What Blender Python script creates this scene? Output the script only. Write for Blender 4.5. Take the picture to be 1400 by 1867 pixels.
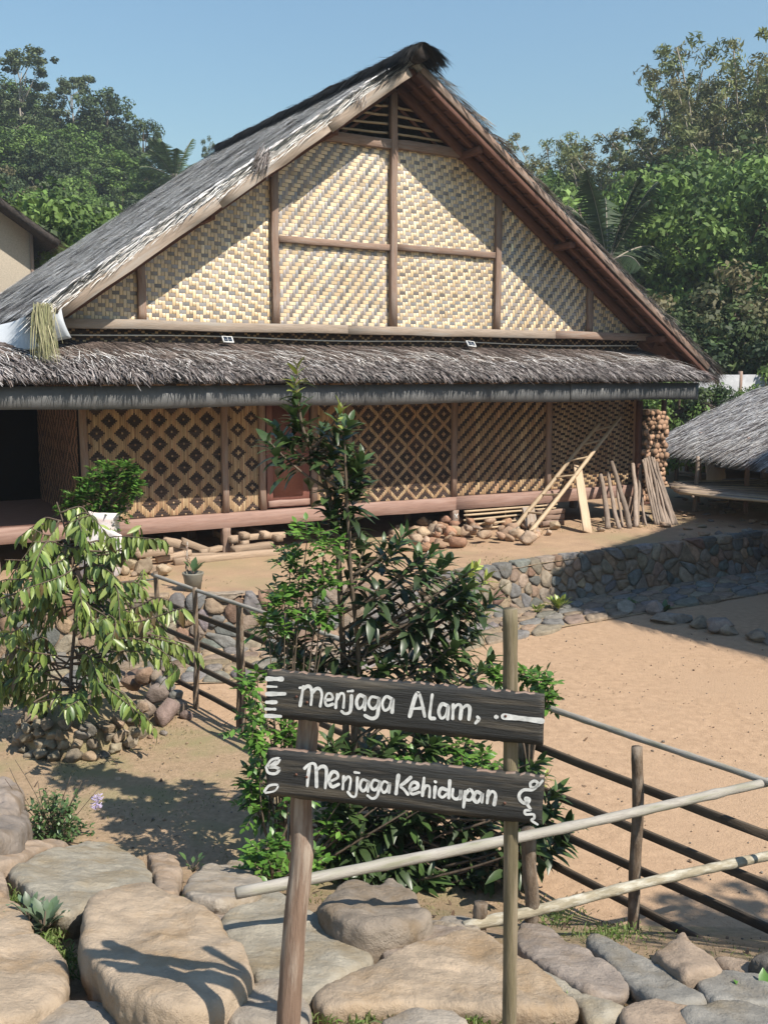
import bpy, bmesh, math, random
import numpy as np
from mathutils import Vector, Matrix, noise
for o in list(bpy.data.objects): bpy.data.objects.remove(o)
scene = bpy.context.scene
R = np.random.default_rng(7); random.seed(7)
# ------------------------------------------------------------------ camera, sky, sun, exposure
F = 1820.0; CH = 3.4
TH = math.atan((933.5-683)/F)
cam = bpy.data.cameras.new('camera'); camo = bpy.data.objects.new('camera', cam)
scene.collection.objects.link(camo); scene.camera = camo
camo.location = (0, 0, CH); camo.rotation_euler = (math.pi/2-TH, 0, 0)
cam.sensor_fit = 'VERTICAL'; cam.sensor_height = 36; cam.lens = F/1867*36; cam.clip_end = 3000; cam.clip_start = .05
SUN_EL = math.radians(49); SUN_AZ = math.radians(-39)          # azimuth counted from +X towards +Y
world = bpy.data.worlds.new('World'); scene.world = world; world.use_nodes = True
wn = world.node_tree.nodes; wl = world.node_tree.links
sky = wn.new('ShaderNodeTexSky'); sky.sky_type = 'NISHITA'; sky.sun_disc = False
sky.sun_elevation = SUN_EL; sky.sun_rotation = math.radians(90)-SUN_AZ
sky.air_density = 2.3; sky.dust_density = .7; sky.ozone_density = 9.0; sky.altitude = 600
bg = wn['Background']; bg.inputs[1].default_value = .088
wl.new(sky.outputs[0], bg.inputs[0])
sl = bpy.data.lights.new('sun', 'SUN'); sl.energy = 4.7; sl.angle = math.radians(.5); sl.color = (1, .93, .83)
so = bpy.data.objects.new('sun', sl); scene.collection.objects.link(so)
sdir = Vector((math.cos(SUN_EL)*math.cos(SUN_AZ), math.cos(SUN_EL)*math.sin(SUN_AZ), math.sin(SUN_EL)))
so.rotation_euler = sdir.to_track_quat('Z', 'Y').to_euler(); so.location = (12, -8, 20)
scene.view_settings.view_transform = 'Standard'; scene.view_settings.look = 'None'
scene.view_settings.exposure = 0.68; scene.view_settings.gamma = 1
# ------------------------------------------------------------------ where a point of the place stands
fw = np.array([0, math.cos(TH), -math.sin(TH)]); upv = np.array([0, math.sin(TH), math.cos(TH)]); rt = np.array([1., 0, 0])
C0 = np.array([0, 0, CH])
def ray(x, y): return fw+(x-700)/F*rt-(y-933.5)/F*upv
def gz(x, y, z=0.): r = ray(x, y); return C0+r*((z-CH)/r[2])
def gY(x, y, Y): r = ray(x, y); return C0+r*(Y/r[1])
ang = math.atan(F/math.cos(TH)/(4000-700))
U = np.array([math.cos(ang), math.sin(ang), 0]); N = np.array([U[1], -U[0], 0])
O = np.array([0.128, 16.89, 0])
def hp(x, y, d=0.):
    r = ray(x, y); P = O+N*d; t = ((P-C0)@N)/(r@N); q = C0+r*t; return float((q-O)@U), float(q[2])
def H(s, d, z): return np.array([*(O+U*s+N*d)[:2], z])
def HA(s, d, z):
    s = np.asarray(s, float); d = np.asarray(d, float)+0*s; z = np.asarray(z, float)+0*s
    return np.stack([O[0]+U[0]*s+N[0]*d, O[1]+U[1]*s+N[1]*d, z], -1)
def sd(p): return float((p-O)@U), float((np.array([p[0], p[1], 0])-np.array([O[0], O[1], 0]))@N)
# ------------------------------------------------------------------ object helpers
col = scene.collection
def wm(o):
    m = o.matrix_basis.copy()
    return wm(o.parent) @ o.matrix_parent_inverse @ m if o.parent else m
def par(o, p):
    if p is not None: o.parent = p; o.matrix_parent_inverse = wm(p).inverted()
def tag(o, label=None, cat=None, group=None, kind=None):
    if label: o['label'] = label
    if cat: o['category'] = cat
    if group: o['group'] = group
    if kind: o['kind'] = kind
    return o
def empty(name, loc, label=None, cat=None, group=None):
    o = bpy.data.objects.new(name, None); col.objects.link(o); o.location = [float(a) for a in loc]; o.empty_display_size = .1
    return tag(o, label, cat, group)
def mesh(name, V, Fs, colr=None, smooth=False, mats=None, mi=None):
    V = np.asarray(V, np.float32)
    me = bpy.data.meshes.new(name)
    if isinstance(Fs, np.ndarray):
        k = Fs.shape[1]; nf = len(Fs); tot = np.full(nf, k); flat = Fs.ravel()
    else:
        nf = len(Fs); tot = np.array([len(f) for f in Fs]); flat = np.array([i for f in Fs for i in f])
    me.vertices.add(len(V)); me.vertices.foreach_set('co', V.ravel())
    me.loops.add(len(flat)); me.loops.foreach_set('vertex_index', flat.astype(np.int32))
    me.polygons.add(nf)
    me.polygons.foreach_set('loop_start', np.concatenate([[0], np.cumsum(tot)[:-1]]).astype(np.int32))
    me.polygons.foreach_set('loop_total', tot.astype(np.int32))
    if mats is not None:
        for m in (mats if isinstance(mats, (list, tuple)) else [mats]): me.materials.append(m)
    if mi is not None: me.polygons.foreach_set('material_index', np.asarray(mi, np.int32))
    if smooth: me.polygons.foreach_set('use_smooth', np.ones(nf, bool))
    me.update(calc_edges=True)
    if colr is not None:
        a = me.attributes.new('Col', 'FLOAT_COLOR', 'FACE'); c = np.ones((nf, 4), np.float32); c[:, :3] = np.asarray(colr, np.float32)
        a.data.foreach_set('color', c.ravel())
    return me
def place(name, me, parent=None, mat4=None):
    o = bpy.data.objects.new(name, me); col.objects.link(o)
    if mat4 is not None: o.matrix_basis = mat4
    par(o, parent); return o
def obj(name, V, Fs, mat, parent=None, colr=None, smooth=False, origin=None, mi=None):
    V = np.asarray(V, float)
    if origin is None:
        lo, hi = V.min(0), V.max(0); origin = np.array([(lo[0]+hi[0])/2, (lo[1]+hi[1])/2, lo[2]])
    origin = np.asarray(origin, float)
    return place(name, mesh(name, V-origin, Fs, colr, smooth, mat, mi), parent, Matrix.Translation(origin.tolist()))
class MB:
    def __init__(s): s.V = []; s.F = []; s.C = []; s.n = 0
    def add(s, V, Fs, c=None):
        V = np.asarray(V, float); s.V.append(V)
        for f in Fs: s.F.append(tuple(int(i)+s.n for i in f)); s.C.append(c if c is not None else (1, 1, 1))
        s.n += len(V)
    def tube(s, pts, rad, k=7, c=None, cap=True):
        V, Fs = tube(pts, rad, k, cap); s.add(V, Fs, c)
    def box(s, p0, p1, w, h, up=(0, 0, 1), c=None):
        m, L = frame(p0, p1, up); m = np.array(m)
        v = np.array([[x, y, z] for x in (0, L) for y in (-w/2, w/2) for z in (-h/2, h/2)])
        v = v@m[:3, :3].T+m[:3, 3]
        s.add(v, [(0, 1, 3, 2), (4, 6, 7, 5), (0, 4, 5, 1), (2, 3, 7, 6), (0, 2, 6, 4), (1, 5, 7, 3)], c)
    def obj(s, name, mat, parent=None, smooth=False, origin=None, colr=True):
        return obj(name, np.concatenate(s.V), s.F, mat, parent, np.array(s.C) if colr else None, smooth, origin)
def frame(p0, p1, up=(0, 0, 1)):
    p0 = Vector([float(a) for a in p0]); p1 = Vector([float(a) for a in p1]); x = (p1-p0); L = x.length; x.normalize()
    u = Vector([float(a) for a in up])
    if abs(x.dot(u.normalized())) > .97: u = Vector((float(N[0]), float(N[1]), 0))
    if abs(x.dot(u.normalized())) > .97: u = Vector((1, 0, 0))
    y = u.cross(x).normalized(); z = x.cross(y)
    m = Matrix((x, y, z)).transposed().to_4x4(); m.translation = p0
    return m, L
def smoothpts(pts, n=6):
    P = np.asarray(pts, float); P = np.vstack([2*P[0]-P[1], P, 2*P[-1]-P[-2]]); out = []
    for i in range(1, len(P)-2):
        for t in np.linspace(0, 1, n, endpoint=False):
            a, b, c, d = P[i-1:i+3]
            out.append(.5*(2*b+(c-a)*t+(2*a-5*b+4*c-d)*t*t+(3*b-a-3*c+d)*t**3))
    out.append(P[-2]); return np.array(out)
def tube(pts, rad, k=7, cap=True):
    P = np.asarray(pts, float); n = len(P); rad = np.full(n, rad) if np.isscalar(rad) else np.asarray(rad)
    if len(rad) != n: rad = np.interp(np.linspace(0, 1, n), np.linspace(0, 1, len(rad)), rad)
    T = np.gradient(P, axis=0); T /= np.linalg.norm(T, axis=1)[:, None]+1e-9
    ref = np.array([0, 0, 1.]) if abs(T[0][2]) < .9 else np.array([1., 0, 0])
    a = np.linspace(0, 2*math.pi, k, endpoint=False); V = []
    for i in range(n):
        x = np.cross(ref, T[i]); x /= np.linalg.norm(x)+1e-9; y = np.cross(T[i], x); ref = y*0+ref
        V.append(P[i]+rad[i]*(np.cos(a)[:, None]*x+np.sin(a)[:, None]*y))
    Fs = [(i*k+j, i*k+(j+1) % k, (i+1)*k+(j+1) % k, (i+1)*k+j) for i in range(n-1) for j in range(k)]
    if cap: Fs += [tuple(range(k-1, -1, -1)), tuple((n-1)*k+j for j in range(k))]
    return np.concatenate(V), Fs
def beam(name, p0, p1, w, h, mat, parent=None, up=(0, 0, 1), wob=.004, seg=7, bev=.1):
    """a sawn timber: local X runs along it, chamfered edges, slightly uneven"""
    m, L = frame(p0, p1, up); b = min(w, h)*bev; V = []; r = R
    prof = [(-w/2+b, -h/2), (w/2-b, -h/2), (w/2, -h/2+b), (w/2, h/2-b), (w/2-b, h/2), (-w/2+b, h/2), (-w/2, h/2-b), (-w/2, -h/2+b)]
    for i in range(seg+1):
        oy, oz = r.normal(0, wob, 2)
        for (y, z) in prof: V.append((L*i/seg, y+oy+r.normal(0, wob*.15), z+oz+r.normal(0, wob*.15)))
    Fs = [(i*8+j, i*8+(j+1) % 8, i*8+8+(j+1) % 8, i*8+8+j) for i in range(seg) for j in range(8)]
    Fs += [tuple(range(7, -1, -1)), tuple(seg*8+j for j in range(8))]
    return place(name, mesh(name, V, Fs, None, False, mat), parent, m)
def pole(name, p0, p1, r0, r1, mat, parent=None, wob=.01, k=9, seg=8, nodes=0, kind='wood'):
    """a round pole or bamboo cane: local X runs along it"""
    m, L = frame(p0, p1); n = seg*2 if not nodes else max(seg*2, nodes*6)
    t = np.linspace(0, 1, n+1); rad = r0+(r1-r0)*t
    ph = R.uniform(0, 6, 4); oy = wob*(np.sin(t*5+ph[0])+.5*np.sin(t*11+ph[1])); oz = wob*(np.sin(t*4+ph[2])+.5*np.sin(t*9+ph[3]))
    if nodes:
        q = (t*nodes) % 1; rad = rad*(1+.12*np.exp(-((q-.5)/.05)**2))
    rad = rad*(1+R.normal(0, .03, n+1))
    V, Fs = tube(np.stack([t*L, oy-oy[0]*(1-t), oz-oz[0]*(1-t)], -1), rad, k)
    return place(name, mesh(name, V, Fs, None, True, mat), parent, m)
# ------------------------------------------------------------------ materials
def M(name, base, var=None, rough=.85, nscale=6., stretch=(1, 1, 1), bump=.0, bscale=40., attr=False, spec=.3, objrand=.0, trans=0., var2=None, v2scale=1.5, detail=6, objcol=False, vor=None):
    m = bpy.data.materials.new(name); m.use_nodes = True; nt = m.node_tree; ns = nt.nodes; L = nt.links
    b = ns['Principled BSDF']; b.inputs['Roughness'].default_value = rough; b.inputs['Specular IOR Level'].default_value = spec
    tc = ns.new('ShaderNodeTexCoord'); mp = ns.new('ShaderNodeMapping'); mp.inputs['Scale'].default_value = stretch
    oi = ns.new('ShaderNodeObjectInfo'); mu = ns.new('ShaderNodeMath'); mu.operation = 'MULTIPLY'; mu.inputs[1].default_value = 37.
    L.new(oi.outputs['Random'], mu.inputs[0]); L.new(mu.outputs[0], mp.inputs['Location']); L.new(tc.outputs['Object'], mp.inputs['Vector'])
    nz = ns.new('ShaderNodeTexNoise'); nz.inputs['Scale'].default_value = nscale; nz.inputs['Detail'].default_value = detail; nz.inputs['Roughness'].default_value = .65
    L.new(mp.outputs[0], nz.inputs['Vector'])
    cr = ns.new('ShaderNodeValToRGB'); cr.color_ramp.elements[0].position = .35; cr.color_ramp.elements[1].position = .68
    cr.color_ramp.elements[0].color = (*(var or base), 1); cr.color_ramp.elements[1].color = (*base, 1)
    L.new(nz.outputs['Fac'], cr.inputs[0]); c = cr.outputs[0]
    if var2:
        n2 = ns.new('ShaderNodeTexNoise'); n2.inputs['Scale'].default_value = v2scale; n2.inputs['Detail'].default_value = 8; n2.inputs['Roughness'].default_value = .6
        L.new(mp.outputs[0], n2.inputs['Vector'])
        r2 = ns.new('ShaderNodeValToRGB'); r2.color_ramp.elements[0].position = .48; r2.color_ramp.elements[1].position = .66
        L.new(n2.outputs['Fac'], r2.inputs[0])
        mx = ns.new('ShaderNodeMix'); mx.data_type = 'RGBA'; L.new(r2.outputs[0], mx.inputs[0]); L.new(c, mx.inputs[6]); mx.inputs[7].default_value = (*var2, 1); c = mx.outputs[2]
    if attr:
        at = ns.new('ShaderNodeAttribute'); at.attribute_name = 'Col'
        if objcol: at.attribute_type = 'OBJECT'; at.attribute_name = 'stone_colour'
        mx = ns.new('ShaderNodeMix'); mx.data_type = 'RGBA'; mx.blend_type = 'MULTIPLY'; mx.inputs[0].default_value = 1
        L.new(c, mx.inputs[6]); L.new(at.outputs['Color'], mx.inputs[7]); c = mx.outputs[2]
    if objrand:
        mr = ns.new('ShaderNodeMapRange'); mr.inputs[3].default_value = 1-objrand; mr.inputs[4].default_value = 1+objrand
        L.new(oi.outputs['Random'], mr.inputs[0]); hs = ns.new('ShaderNodeHueSaturation'); L.new(mr.outputs[0], hs.inputs['Value']); L.new(c, hs.inputs['Color']); c = hs.outputs[0]
    if vor:
        vt = ns.new('ShaderNodeTexVoronoi'); vt.feature = 'DISTANCE_TO_EDGE'; vt.inputs['Scale'].default_value = vor
        nd = ns.new('ShaderNodeTexNoise'); nd.inputs['Scale'].default_value = vor*1.7
        ad = ns.new('ShaderNodeMixRGB'); ad.blend_type = 'LINEAR_LIGHT'; ad.inputs[0].default_value = .12
        L.new(mp.outputs[0], nd.inputs['Vector']); L.new(mp.outputs[0], ad.inputs[1]); L.new(nd.outputs['Color'], ad.inputs[2]); L.new(ad.outputs[0], vt.inputs['Vector'])
        vr = ns.new('ShaderNodeMapRange'); vr.inputs[1].default_value = 0; vr.inputs[2].default_value = .035; L.new(vt.outputs['Distance'], vr.inputs[0])
    L.new(c, b.inputs['Base Color'])
    if bump:
        nb = ns.new('ShaderNodeTexNoise'); nb.inputs['Scale'].default_value = bscale; nb.inputs['Detail'].default_value = 8; nb.inputs['Roughness'].default_value = .7
        L.new(mp.outputs[0], nb.inputs['Vector']); bm = ns.new('ShaderNodeBump'); bm.inputs['Strength'].default_value = bump; bm.inputs['Distance'].default_value = .02
        h = nb.outputs['Fac']
        if vor:
            mm = ns.new('ShaderNodeMath'); mm.operation = 'MULTIPLY_ADD'; mm.inputs[1].default_value = .22; L.new(vr.outputs[0], mm.inputs[0]); L.new(nb.outputs['Fac'], mm.inputs[2]); h = mm.outputs[0]
        L.new(h, bm.inputs['Height']); L.new(bm.outputs[0], b.inputs['Normal'])
    if trans:
        out = ns['Material Output']; tl = ns.new('ShaderNodeBsdfTranslucent'); L.new(c, tl.inputs[0])
        ms = ns.new('ShaderNodeMixShader'); ms.inputs[0].default_value = trans; L.new(b.outputs[0], ms.inputs[1]); L.new(tl.outputs[0], ms.inputs[2]); L.new(ms.outputs[0], out.inputs[0])
    return m
m_sand = M('sand', (.46, .315, .203), (.355, .24, .152), .95, 11, bump=.6, bscale=38, spec=.1, var2=(.40, .275, .178), v2scale=.45, vor=9, detail=11)
m_garden = M('garden_soil', (.45, .32, .21), (.31, .225, .14), .95, 22, bump=1., bscale=60, spec=.1, var2=(.30, .255, .14), v2scale=1.6)
m_terr = M('terrace_soil', (.44, .30, .19), (.34, .23, .15), .95, 2.5, bump=.8, bscale=45, spec=.1, var2=(.33, .255, .15), v2scale=.9)
m_hill = M('hill_soil', (.10, .12, .04), (.06, .08, .025), .95, .25, bump=.0, spec=.1)
m_rock = M('boulder_stone', (1.05, 1.0, .92), (.66, .63, .58), .85, 4.5, bump=.8, bscale=45, attr=True, objcol=True, spec=.2, var2=(.70, .60, .46), v2scale=3.4, detail=12)
m_stone = M('wall_stone', (1.05, 1.0, .92), (.62, .58, .52), .88, 11, bump=1., bscale=34, attr=True, spec=.25)
m_wood = M('weathered_wood', (.30, .20, .15), (.20, .135, .10), .8, 5, stretch=(1.2, 14, 14), bump=.35, bscale=8, spec=.25, objrand=.12, var2=(.27, .215, .18), v2scale=2)
m_redwood = M('reddish_wood', (.33, .205, .16), (.235, .145, .115), .65, 5, stretch=(.8, 12, 12), bump=.25, bscale=8, spec=.35, objrand=.08, var2=(.33, .22, .18), v2scale=1.5)
m_door = M('door_wood', (.25, .105, .08), (.19, .08, .06), .5, 5, stretch=(.8, 12, 12), bump=.15, bscale=8, spec=.4)
m_dkwood = M('dark_rafter_wood', (.17, .085, .06), (.10, .05, .038), .8, 5, stretch=(1, 12, 12), bump=.3, bscale=8, spec=.2, objrand=.15)
m_paleboard = M('pale_board', (.38, .30, .235), (.26, .205, .16), .8, 4, stretch=(1, 10, 10), bump=.3, bscale=10, spec=.2, objrand=.1, var2=(.33, .29, .25), v2scale=1.2)
m_fresh = M('fresh_board', (.56, .42, .29), (.45, .33, .22), .7, 4, stretch=(.8, 14, 14), bump=.15, bscale=8, spec=.25)
m_timber = M('stacked_timber', (.42, .31, .22), (.30, .22, .155), .8, 5, stretch=(1, 12, 12), bump=.3, bscale=10, spec=.2, objrand=.25)
m_bamboo = M('grey_bamboo', (.40, .37, .32), (.26, .235, .20), .7, 6, stretch=(1.5, 9, 9), bump=.3, bscale=12, spec=.3, objrand=.1, var2=(.22, .21, .15), v2scale=3)
m_lichen = M('lichened_bamboo', (.36, .31, .22), (.22, .19, .13), .8, 7, stretch=(1.5, 5, 5), bump=.4, bscale=14, spec=.25, var2=(.48, .45, .37), v2scale=5)
m_slat = M('dark_split_bamboo', (.085, .065, .045), (.05, .038, .028), .75, 5, stretch=(1, 8, 8), bump=.4, bscale=12, spec=.3, objrand=.2)
m_fpost = M('fence_post_bark', (.20, .145, .10), (.11, .08, .055), .9, 12, stretch=(1.5, 4, 4), bump=.7, bscale=16, spec=.2, objrand=.15, var2=(.27, .22, .17), v2scale=5)
m_yellowbam = M('yellow_bamboo', (.50, .385, .25), (.38, .28, .18), .6, 6, stretch=(1.5, 9, 9), bump=.2, bscale=12, spec=.35, objrand=.1)
m_bark = M('bark', (.16, .12, .09), (.09, .07, .05), .9, 9, stretch=(1, 1, .4), bump=.6, bscale=25, spec=.15)
m_palebark = M('pale_bark', (.34, .29, .24), (.22, .19, .15), .9, 9, bump=.6, bscale=25, spec=.15, objrand=.3)
m_logend = M('log_end', (.44, .285, .19), (.30, .18, .115), .85, 14, bump=.4, bscale=40, spec=.15, objrand=.25)
m_stick = M('bare_stick', (.33, .26, .21), (.20, .155, .12), .9, 6, stretch=(1, 6, 6), bump=.5, bscale=16, spec=.2, objrand=.35)
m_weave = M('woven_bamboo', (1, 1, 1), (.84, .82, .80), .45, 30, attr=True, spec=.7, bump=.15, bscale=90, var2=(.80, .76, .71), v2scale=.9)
m_weave2 = M('shaded_woven_bamboo', (1, 1, 1), (.80, .77, .74), .6, 30, attr=True, spec=.25, bump=.15, bscale=90, var2=(.82, .74, .66), v2scale=.9)  # lower-wall copy with the eave shade put into its tint
m_inside_shade = M('inside_shade', (.03, .022, .016), None, .95, 4, spec=.05)  # near-black colour in place of the shade inside the house
m_thatch = M('thatch_fibre', (1, 1, 1), (.8, .8, .8), .8, 20, attr=True, spec=.25)
m_thcore = M('thatch_core', (.075, .062, .055), (.03, .026, .023), .95, 14, bump=1., bscale=40, spec=.05)
m_thcore2 = M('grey_thatch_core', (.36, .35, .33), (.20, .19, .18), .95, 14, bump=1., bscale=40, spec=.05)
m_fascia = M('dark_fascia_sheet', (.135, .135, .133), (.095, .096, .096), .6, 3, stretch=(1, 1, 1), bump=.12, bscale=14, spec=.4)
m_tarp = M('white_tarpaulin', (.62, .65, .68), (.50, .53, .56), .6, 2.5, bump=.3, bscale=6, spec=.3, trans=.15)
m_sack = M('white_sack', (.74, .70, .68), (.60, .56, .55), .7, 12, bump=.3, bscale=40, spec=.3, var2=(.66, .50, .47), v2scale=3)
m_leaf = M('leaf', (1, 1, 1), (.75, .78, .7), .38, 18, attr=True, spec=.5, trans=.22)
m_leafo = M('leaf_parts', (1, 1, 1), (.75, .78, .7), .38, 18, attr=True, spec=.5, trans=.22, objrand=.22)
m_far = M('far_leaf', (1, 1, 1), (.8, .8, .8), .6, 3, attr=True, spec=.25, trans=.25, objrand=.12)
m_signpost = M('sign_post_wood', (.26, .175, .125), (.16, .105, .075), .75, 5, stretch=(1, 9, 9), bump=.5, bscale=10, spec=.3, var2=(.36, .29, .23), v2scale=4)
m_signpost2 = M('mossy_post_wood', (.20, .165, .10), (.12, .10, .06), .8, 5, stretch=(1, 9, 9), bump=.4, bscale=10, spec=.25, var2=(.26, .21, .15), v2scale=3)
m_board = M('black_painted_board', (.035, .036, .034), (.018, .018, .018), .6, 5, stretch=(1, 14, 14), bump=.5, bscale=9, spec=.35, var2=(.10, .085, .065), v2scale=3.0)
m_paint = M('white_paint', (.80, .80, .77), (.50, .50, .48), .8, 45, spec=.2, detail=10)
m_bluegrey = M('grey_painted_wall', (.36, .40, .42), (.28, .31, .33), .8, 5, bump=.2, bscale=20, spec=.2)
m_grass = M('grass_blade', (1, 1, 1), (.8, .8, .8), .6, 8, attr=True, spec=.25, trans=.25)
m_pot = M('plastic_pot', (.22, .21, .17), (.16, .15, .12), .6, 8, spec=.3)
m_glass = M('solar_glass', (.03, .04, .06), None, .15, 4, spec=.6)
m_whitepl = M('white_plastic', (.78, .78, .76), None, .5, 4, spec=.4)
m_line = M('pale_cord', (.70, .64, .55), None, .7, 4, spec=.2)
m_hose = M('black_hose', (.04, .045, .05), None, .5, 4, spec=.4)
# ------------------------------------------------------------------ ground
def y0(x): return np.interp(x, [-6, -2.84, -.82, 1.57, 2.4, 6], [7.8, 7.0, 6.43, 5.95, 5.85, 5.6])
def bank(x, y):
    d = np.asarray(y0(x)-y, float); e = np.where(d > .3, d-.15, np.maximum(d, 0)**2/.6); return np.clip(.46*np.minimum(e, 1.7)+.235*np.clip(e-1.7, 0, 5), 0, 2.0)
WX = [-14, -8, -4.6, -1.5, 0, 2.46, 6.7, 10, 16]; WY = [10.6, 11.3, 11.85, 12.2, 12.75, 14.65, 17.2, 19.0, 22]
def yw(x): return np.interp(x, WX, WY)
def terr(x, y):
    """wooded slope behind the village"""
    y = np.asarray(y, float); side = np.interp(x, [-90, -30, 0, 25, 80], [1.2, 1.0, .62, .62, .9])
    t = np.clip((y-36)/75, 0, .72)-.9*np.clip((y-92)/75, 0, 1); return .58+26*side*np.where(t > 0, t*t*(3-2*np.minimum(t, 1))*.6+.4*t, .4*t)
def fbm(x, y, s, seed=0): return np.array([noise.fractal(Vector((float(a)*s+seed, float(b)*s, seed*1.7)), 1, 2, 4) for a, b in zip(np.ravel(x), np.ravel(y))]).reshape(np.shape(x))
def grid_obj(name, xs, ys, zf, mat, mi=None):
    X, Y = np.meshgrid(xs, ys); Z = zf(X, Y); nx = len(xs)
    i = np.arange(len(ys)-1)[:, None]*nx+np.arange(nx-1)[None]; i = i.ravel()
    Fq = np.stack([i, i+1, i+1+nx, i+nx], 1)
    mats = mat if isinstance(mat, list) else [mat]; mx = None
    if mi is not None:
        cx = X.ravel()[Fq].mean(1); cy = Y.ravel()[Fq].mean(1); mx = mi(cx, cy)
    o = obj(name, np.stack([X.ravel(), Y.ravel(), Z.ravel()], -1), Fq, mats, None, None, True, (0, 0, 0), mx)
    return tag(o, kind='structure')
PA = np.array([-2.48, 10.60]); PB = np.array([2.02, 4.98])      # the long fence between garden and court
def right_of_fence(x, y): return (x-PA[0])*(PB[1]-PA[1])-(y-PA[1])*(PB[0]-PA[0]) < 0
def zc(X, Y): return bank(X, Y)+.012*fbm(X, Y, 1.1, 3)+.005*fbm(X, Y, 5, 9)
def mi_c(x, y): return np.where(right_of_fence(x, y) & (y0(x) < y+.15) | (y > 12.5), 0, 1)
def zt(X, Y): return np.where(Y > yw(X)-.05, .62+.02*fbm(X, Y, .9, 5), -.25)
grid_obj('courtyard_ground', np.arange(-11, 14.01, .14), np.arange(-5, 20.3, .14), lambda X, Y: np.where(Y > yw(X)+.2, -.3, zc(X, Y)), [m_sand, m_garden], mi_c)
xs = np.arange(-18, 22, .25)
def terrace():
    V = []; Fs = []; nv = 26
    for i, x in enumerate(xs):
        for j in range(nv):
            y = yw(x)+.02+(40-yw(x))*(j/(nv-1))**1.6; V.append((x, y, 0))
    V = np.array(V); V[:, 2] = .62+.022*fbm(V[:, 0], V[:, 1], .9, 5)
    for i in range(len(xs)-1):
        for j in range(nv-1): a = i*nv+j; Fs.append((a, a+nv, a+nv+1, a+1))
    tag(obj('terrace_ground', V, Fs, m_terr, None, None, True, (0, 0, 0)), kind='structure')
terrace()
far = np.concatenate([np.linspace(-900, -130, 12), np.arange(-120, 121, 6), np.linspace(130, 900, 12)])
fary = np.concatenate([np.linspace(-900, -20, 12), np.arange(-14, 25, 6), np.arange(30, 140, 5), np.linspace(150, 1200, 14)])
def zfar(X, Y):
    near = (X > -17) & (X < 21) & (Y < 39)
    return np.where(near, -.6, np.where(Y < 36, np.where(Y < 8, .0, .5), terr(X, Y)-.05))
grid_obj('hillside_ground', far, fary, zfar, m_hill)
# ------------------------------------------------------------------ stones
def rock_mesh(seed, sx, sy, sz, sub=2, rough=.28, cuts=4, c=(1, 1, 1)):
    bm = bmesh.new(); bmesh.ops.create_icosphere(bm, subdivisions=sub, radius=1.); r = np.random.default_rng(seed)
    V = np.array([v.co[:] for v in bm.verts]); Fs = np.array([[v.index for v in f.verts] for f in bm.faces]); bm.free()
    off = Vector((float(seed % 97)*3.1, 1.7, 4.2))
    d = np.array([noise.fractal(Vector(v)*1.1+off, 1, 2, 4) for v in V]); V = V*(1+rough*d)[:, None]
    for _ in range(cuts):
        nn = r.normal(size=3); nn /= np.linalg.norm(nn); h = r.uniform(.42, .75); q = V@nn; V -= np.maximum(q-h, 0)[:, None]*nn*.97
    V *= np.array([sx, sy, sz])
    cc = np.array(c)*(1+r.normal(0, .10))*(1+r.normal(0, .02, 3)); return V, Fs, np.tile(cc, (len(Fs), 1))
ROCKC = [(.40, .31, .23), (.33, .27, .22), (.27, .255, .24), (.45, .34, .25), (.24, .22, .20), (.38, .27, .20)]
def loose_rock(p, r, seed, cols=ROCKC, flat=.7, sub=2, name='rubble_rock', label=None, cat='rock', group=None, parent=None):
    g = np.random.default_rng(seed); c = cols[int(g.integers(len(cols)))]
    V, Fs, cc = rock_mesh(seed, r*g.uniform(.85, 1.3), r*g.uniform(.75, 1.05), r*flat*g.uniform(.8, 1.15), sub, .3, 11 if sub < 3 else 7, c)
    a = g.uniform(0, 6.3); cz, sz_ = math.cos(a), math.sin(a); V = V@np.array([[cz, sz_, 0], [-sz_, cz, 0], [0, 0, 1]])
    V[:, 2] -= V[:, 2].min(); V = V+np.asarray(p)
    return tag(obj(name, V, Fs, m_stone, parent, cc, sub > 2), label, cat, group)
def clip(poly, a, b):          # keep the side of the bisector nearer to a
    m = (a+b)/2; n = b-a; out = []
    for i in range(len(poly)):
        p, q = poly[i], poly[(i+1) % len(poly)]; dp, dq = (p-m)@n, (q-m)@n
        if dp <= 0: out.append(p)
        if dp*dq < 0: out.append(p+(q-p)*dp/(dp-dq))
    return out
def voronoi(seeds, maxr):
    cells = []
    for i, a in enumerate(seeds):
        poly = [a+maxr*np.array([math.cos(t), math.sin(t)]) for t in np.linspace(0, 2*math.pi, 10, endpoint=False)]
        d = np.linalg.norm(seeds-a, axis=1)
        for j in np.argsort(d)[1:16]:
            if d[j] > 2*maxr: break
            poly = clip(poly, a, seeds[j])
            if len(poly) < 3: break
        cells.append(np.array(poly) if len(poly) >= 3 else None)
    return cells
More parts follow.
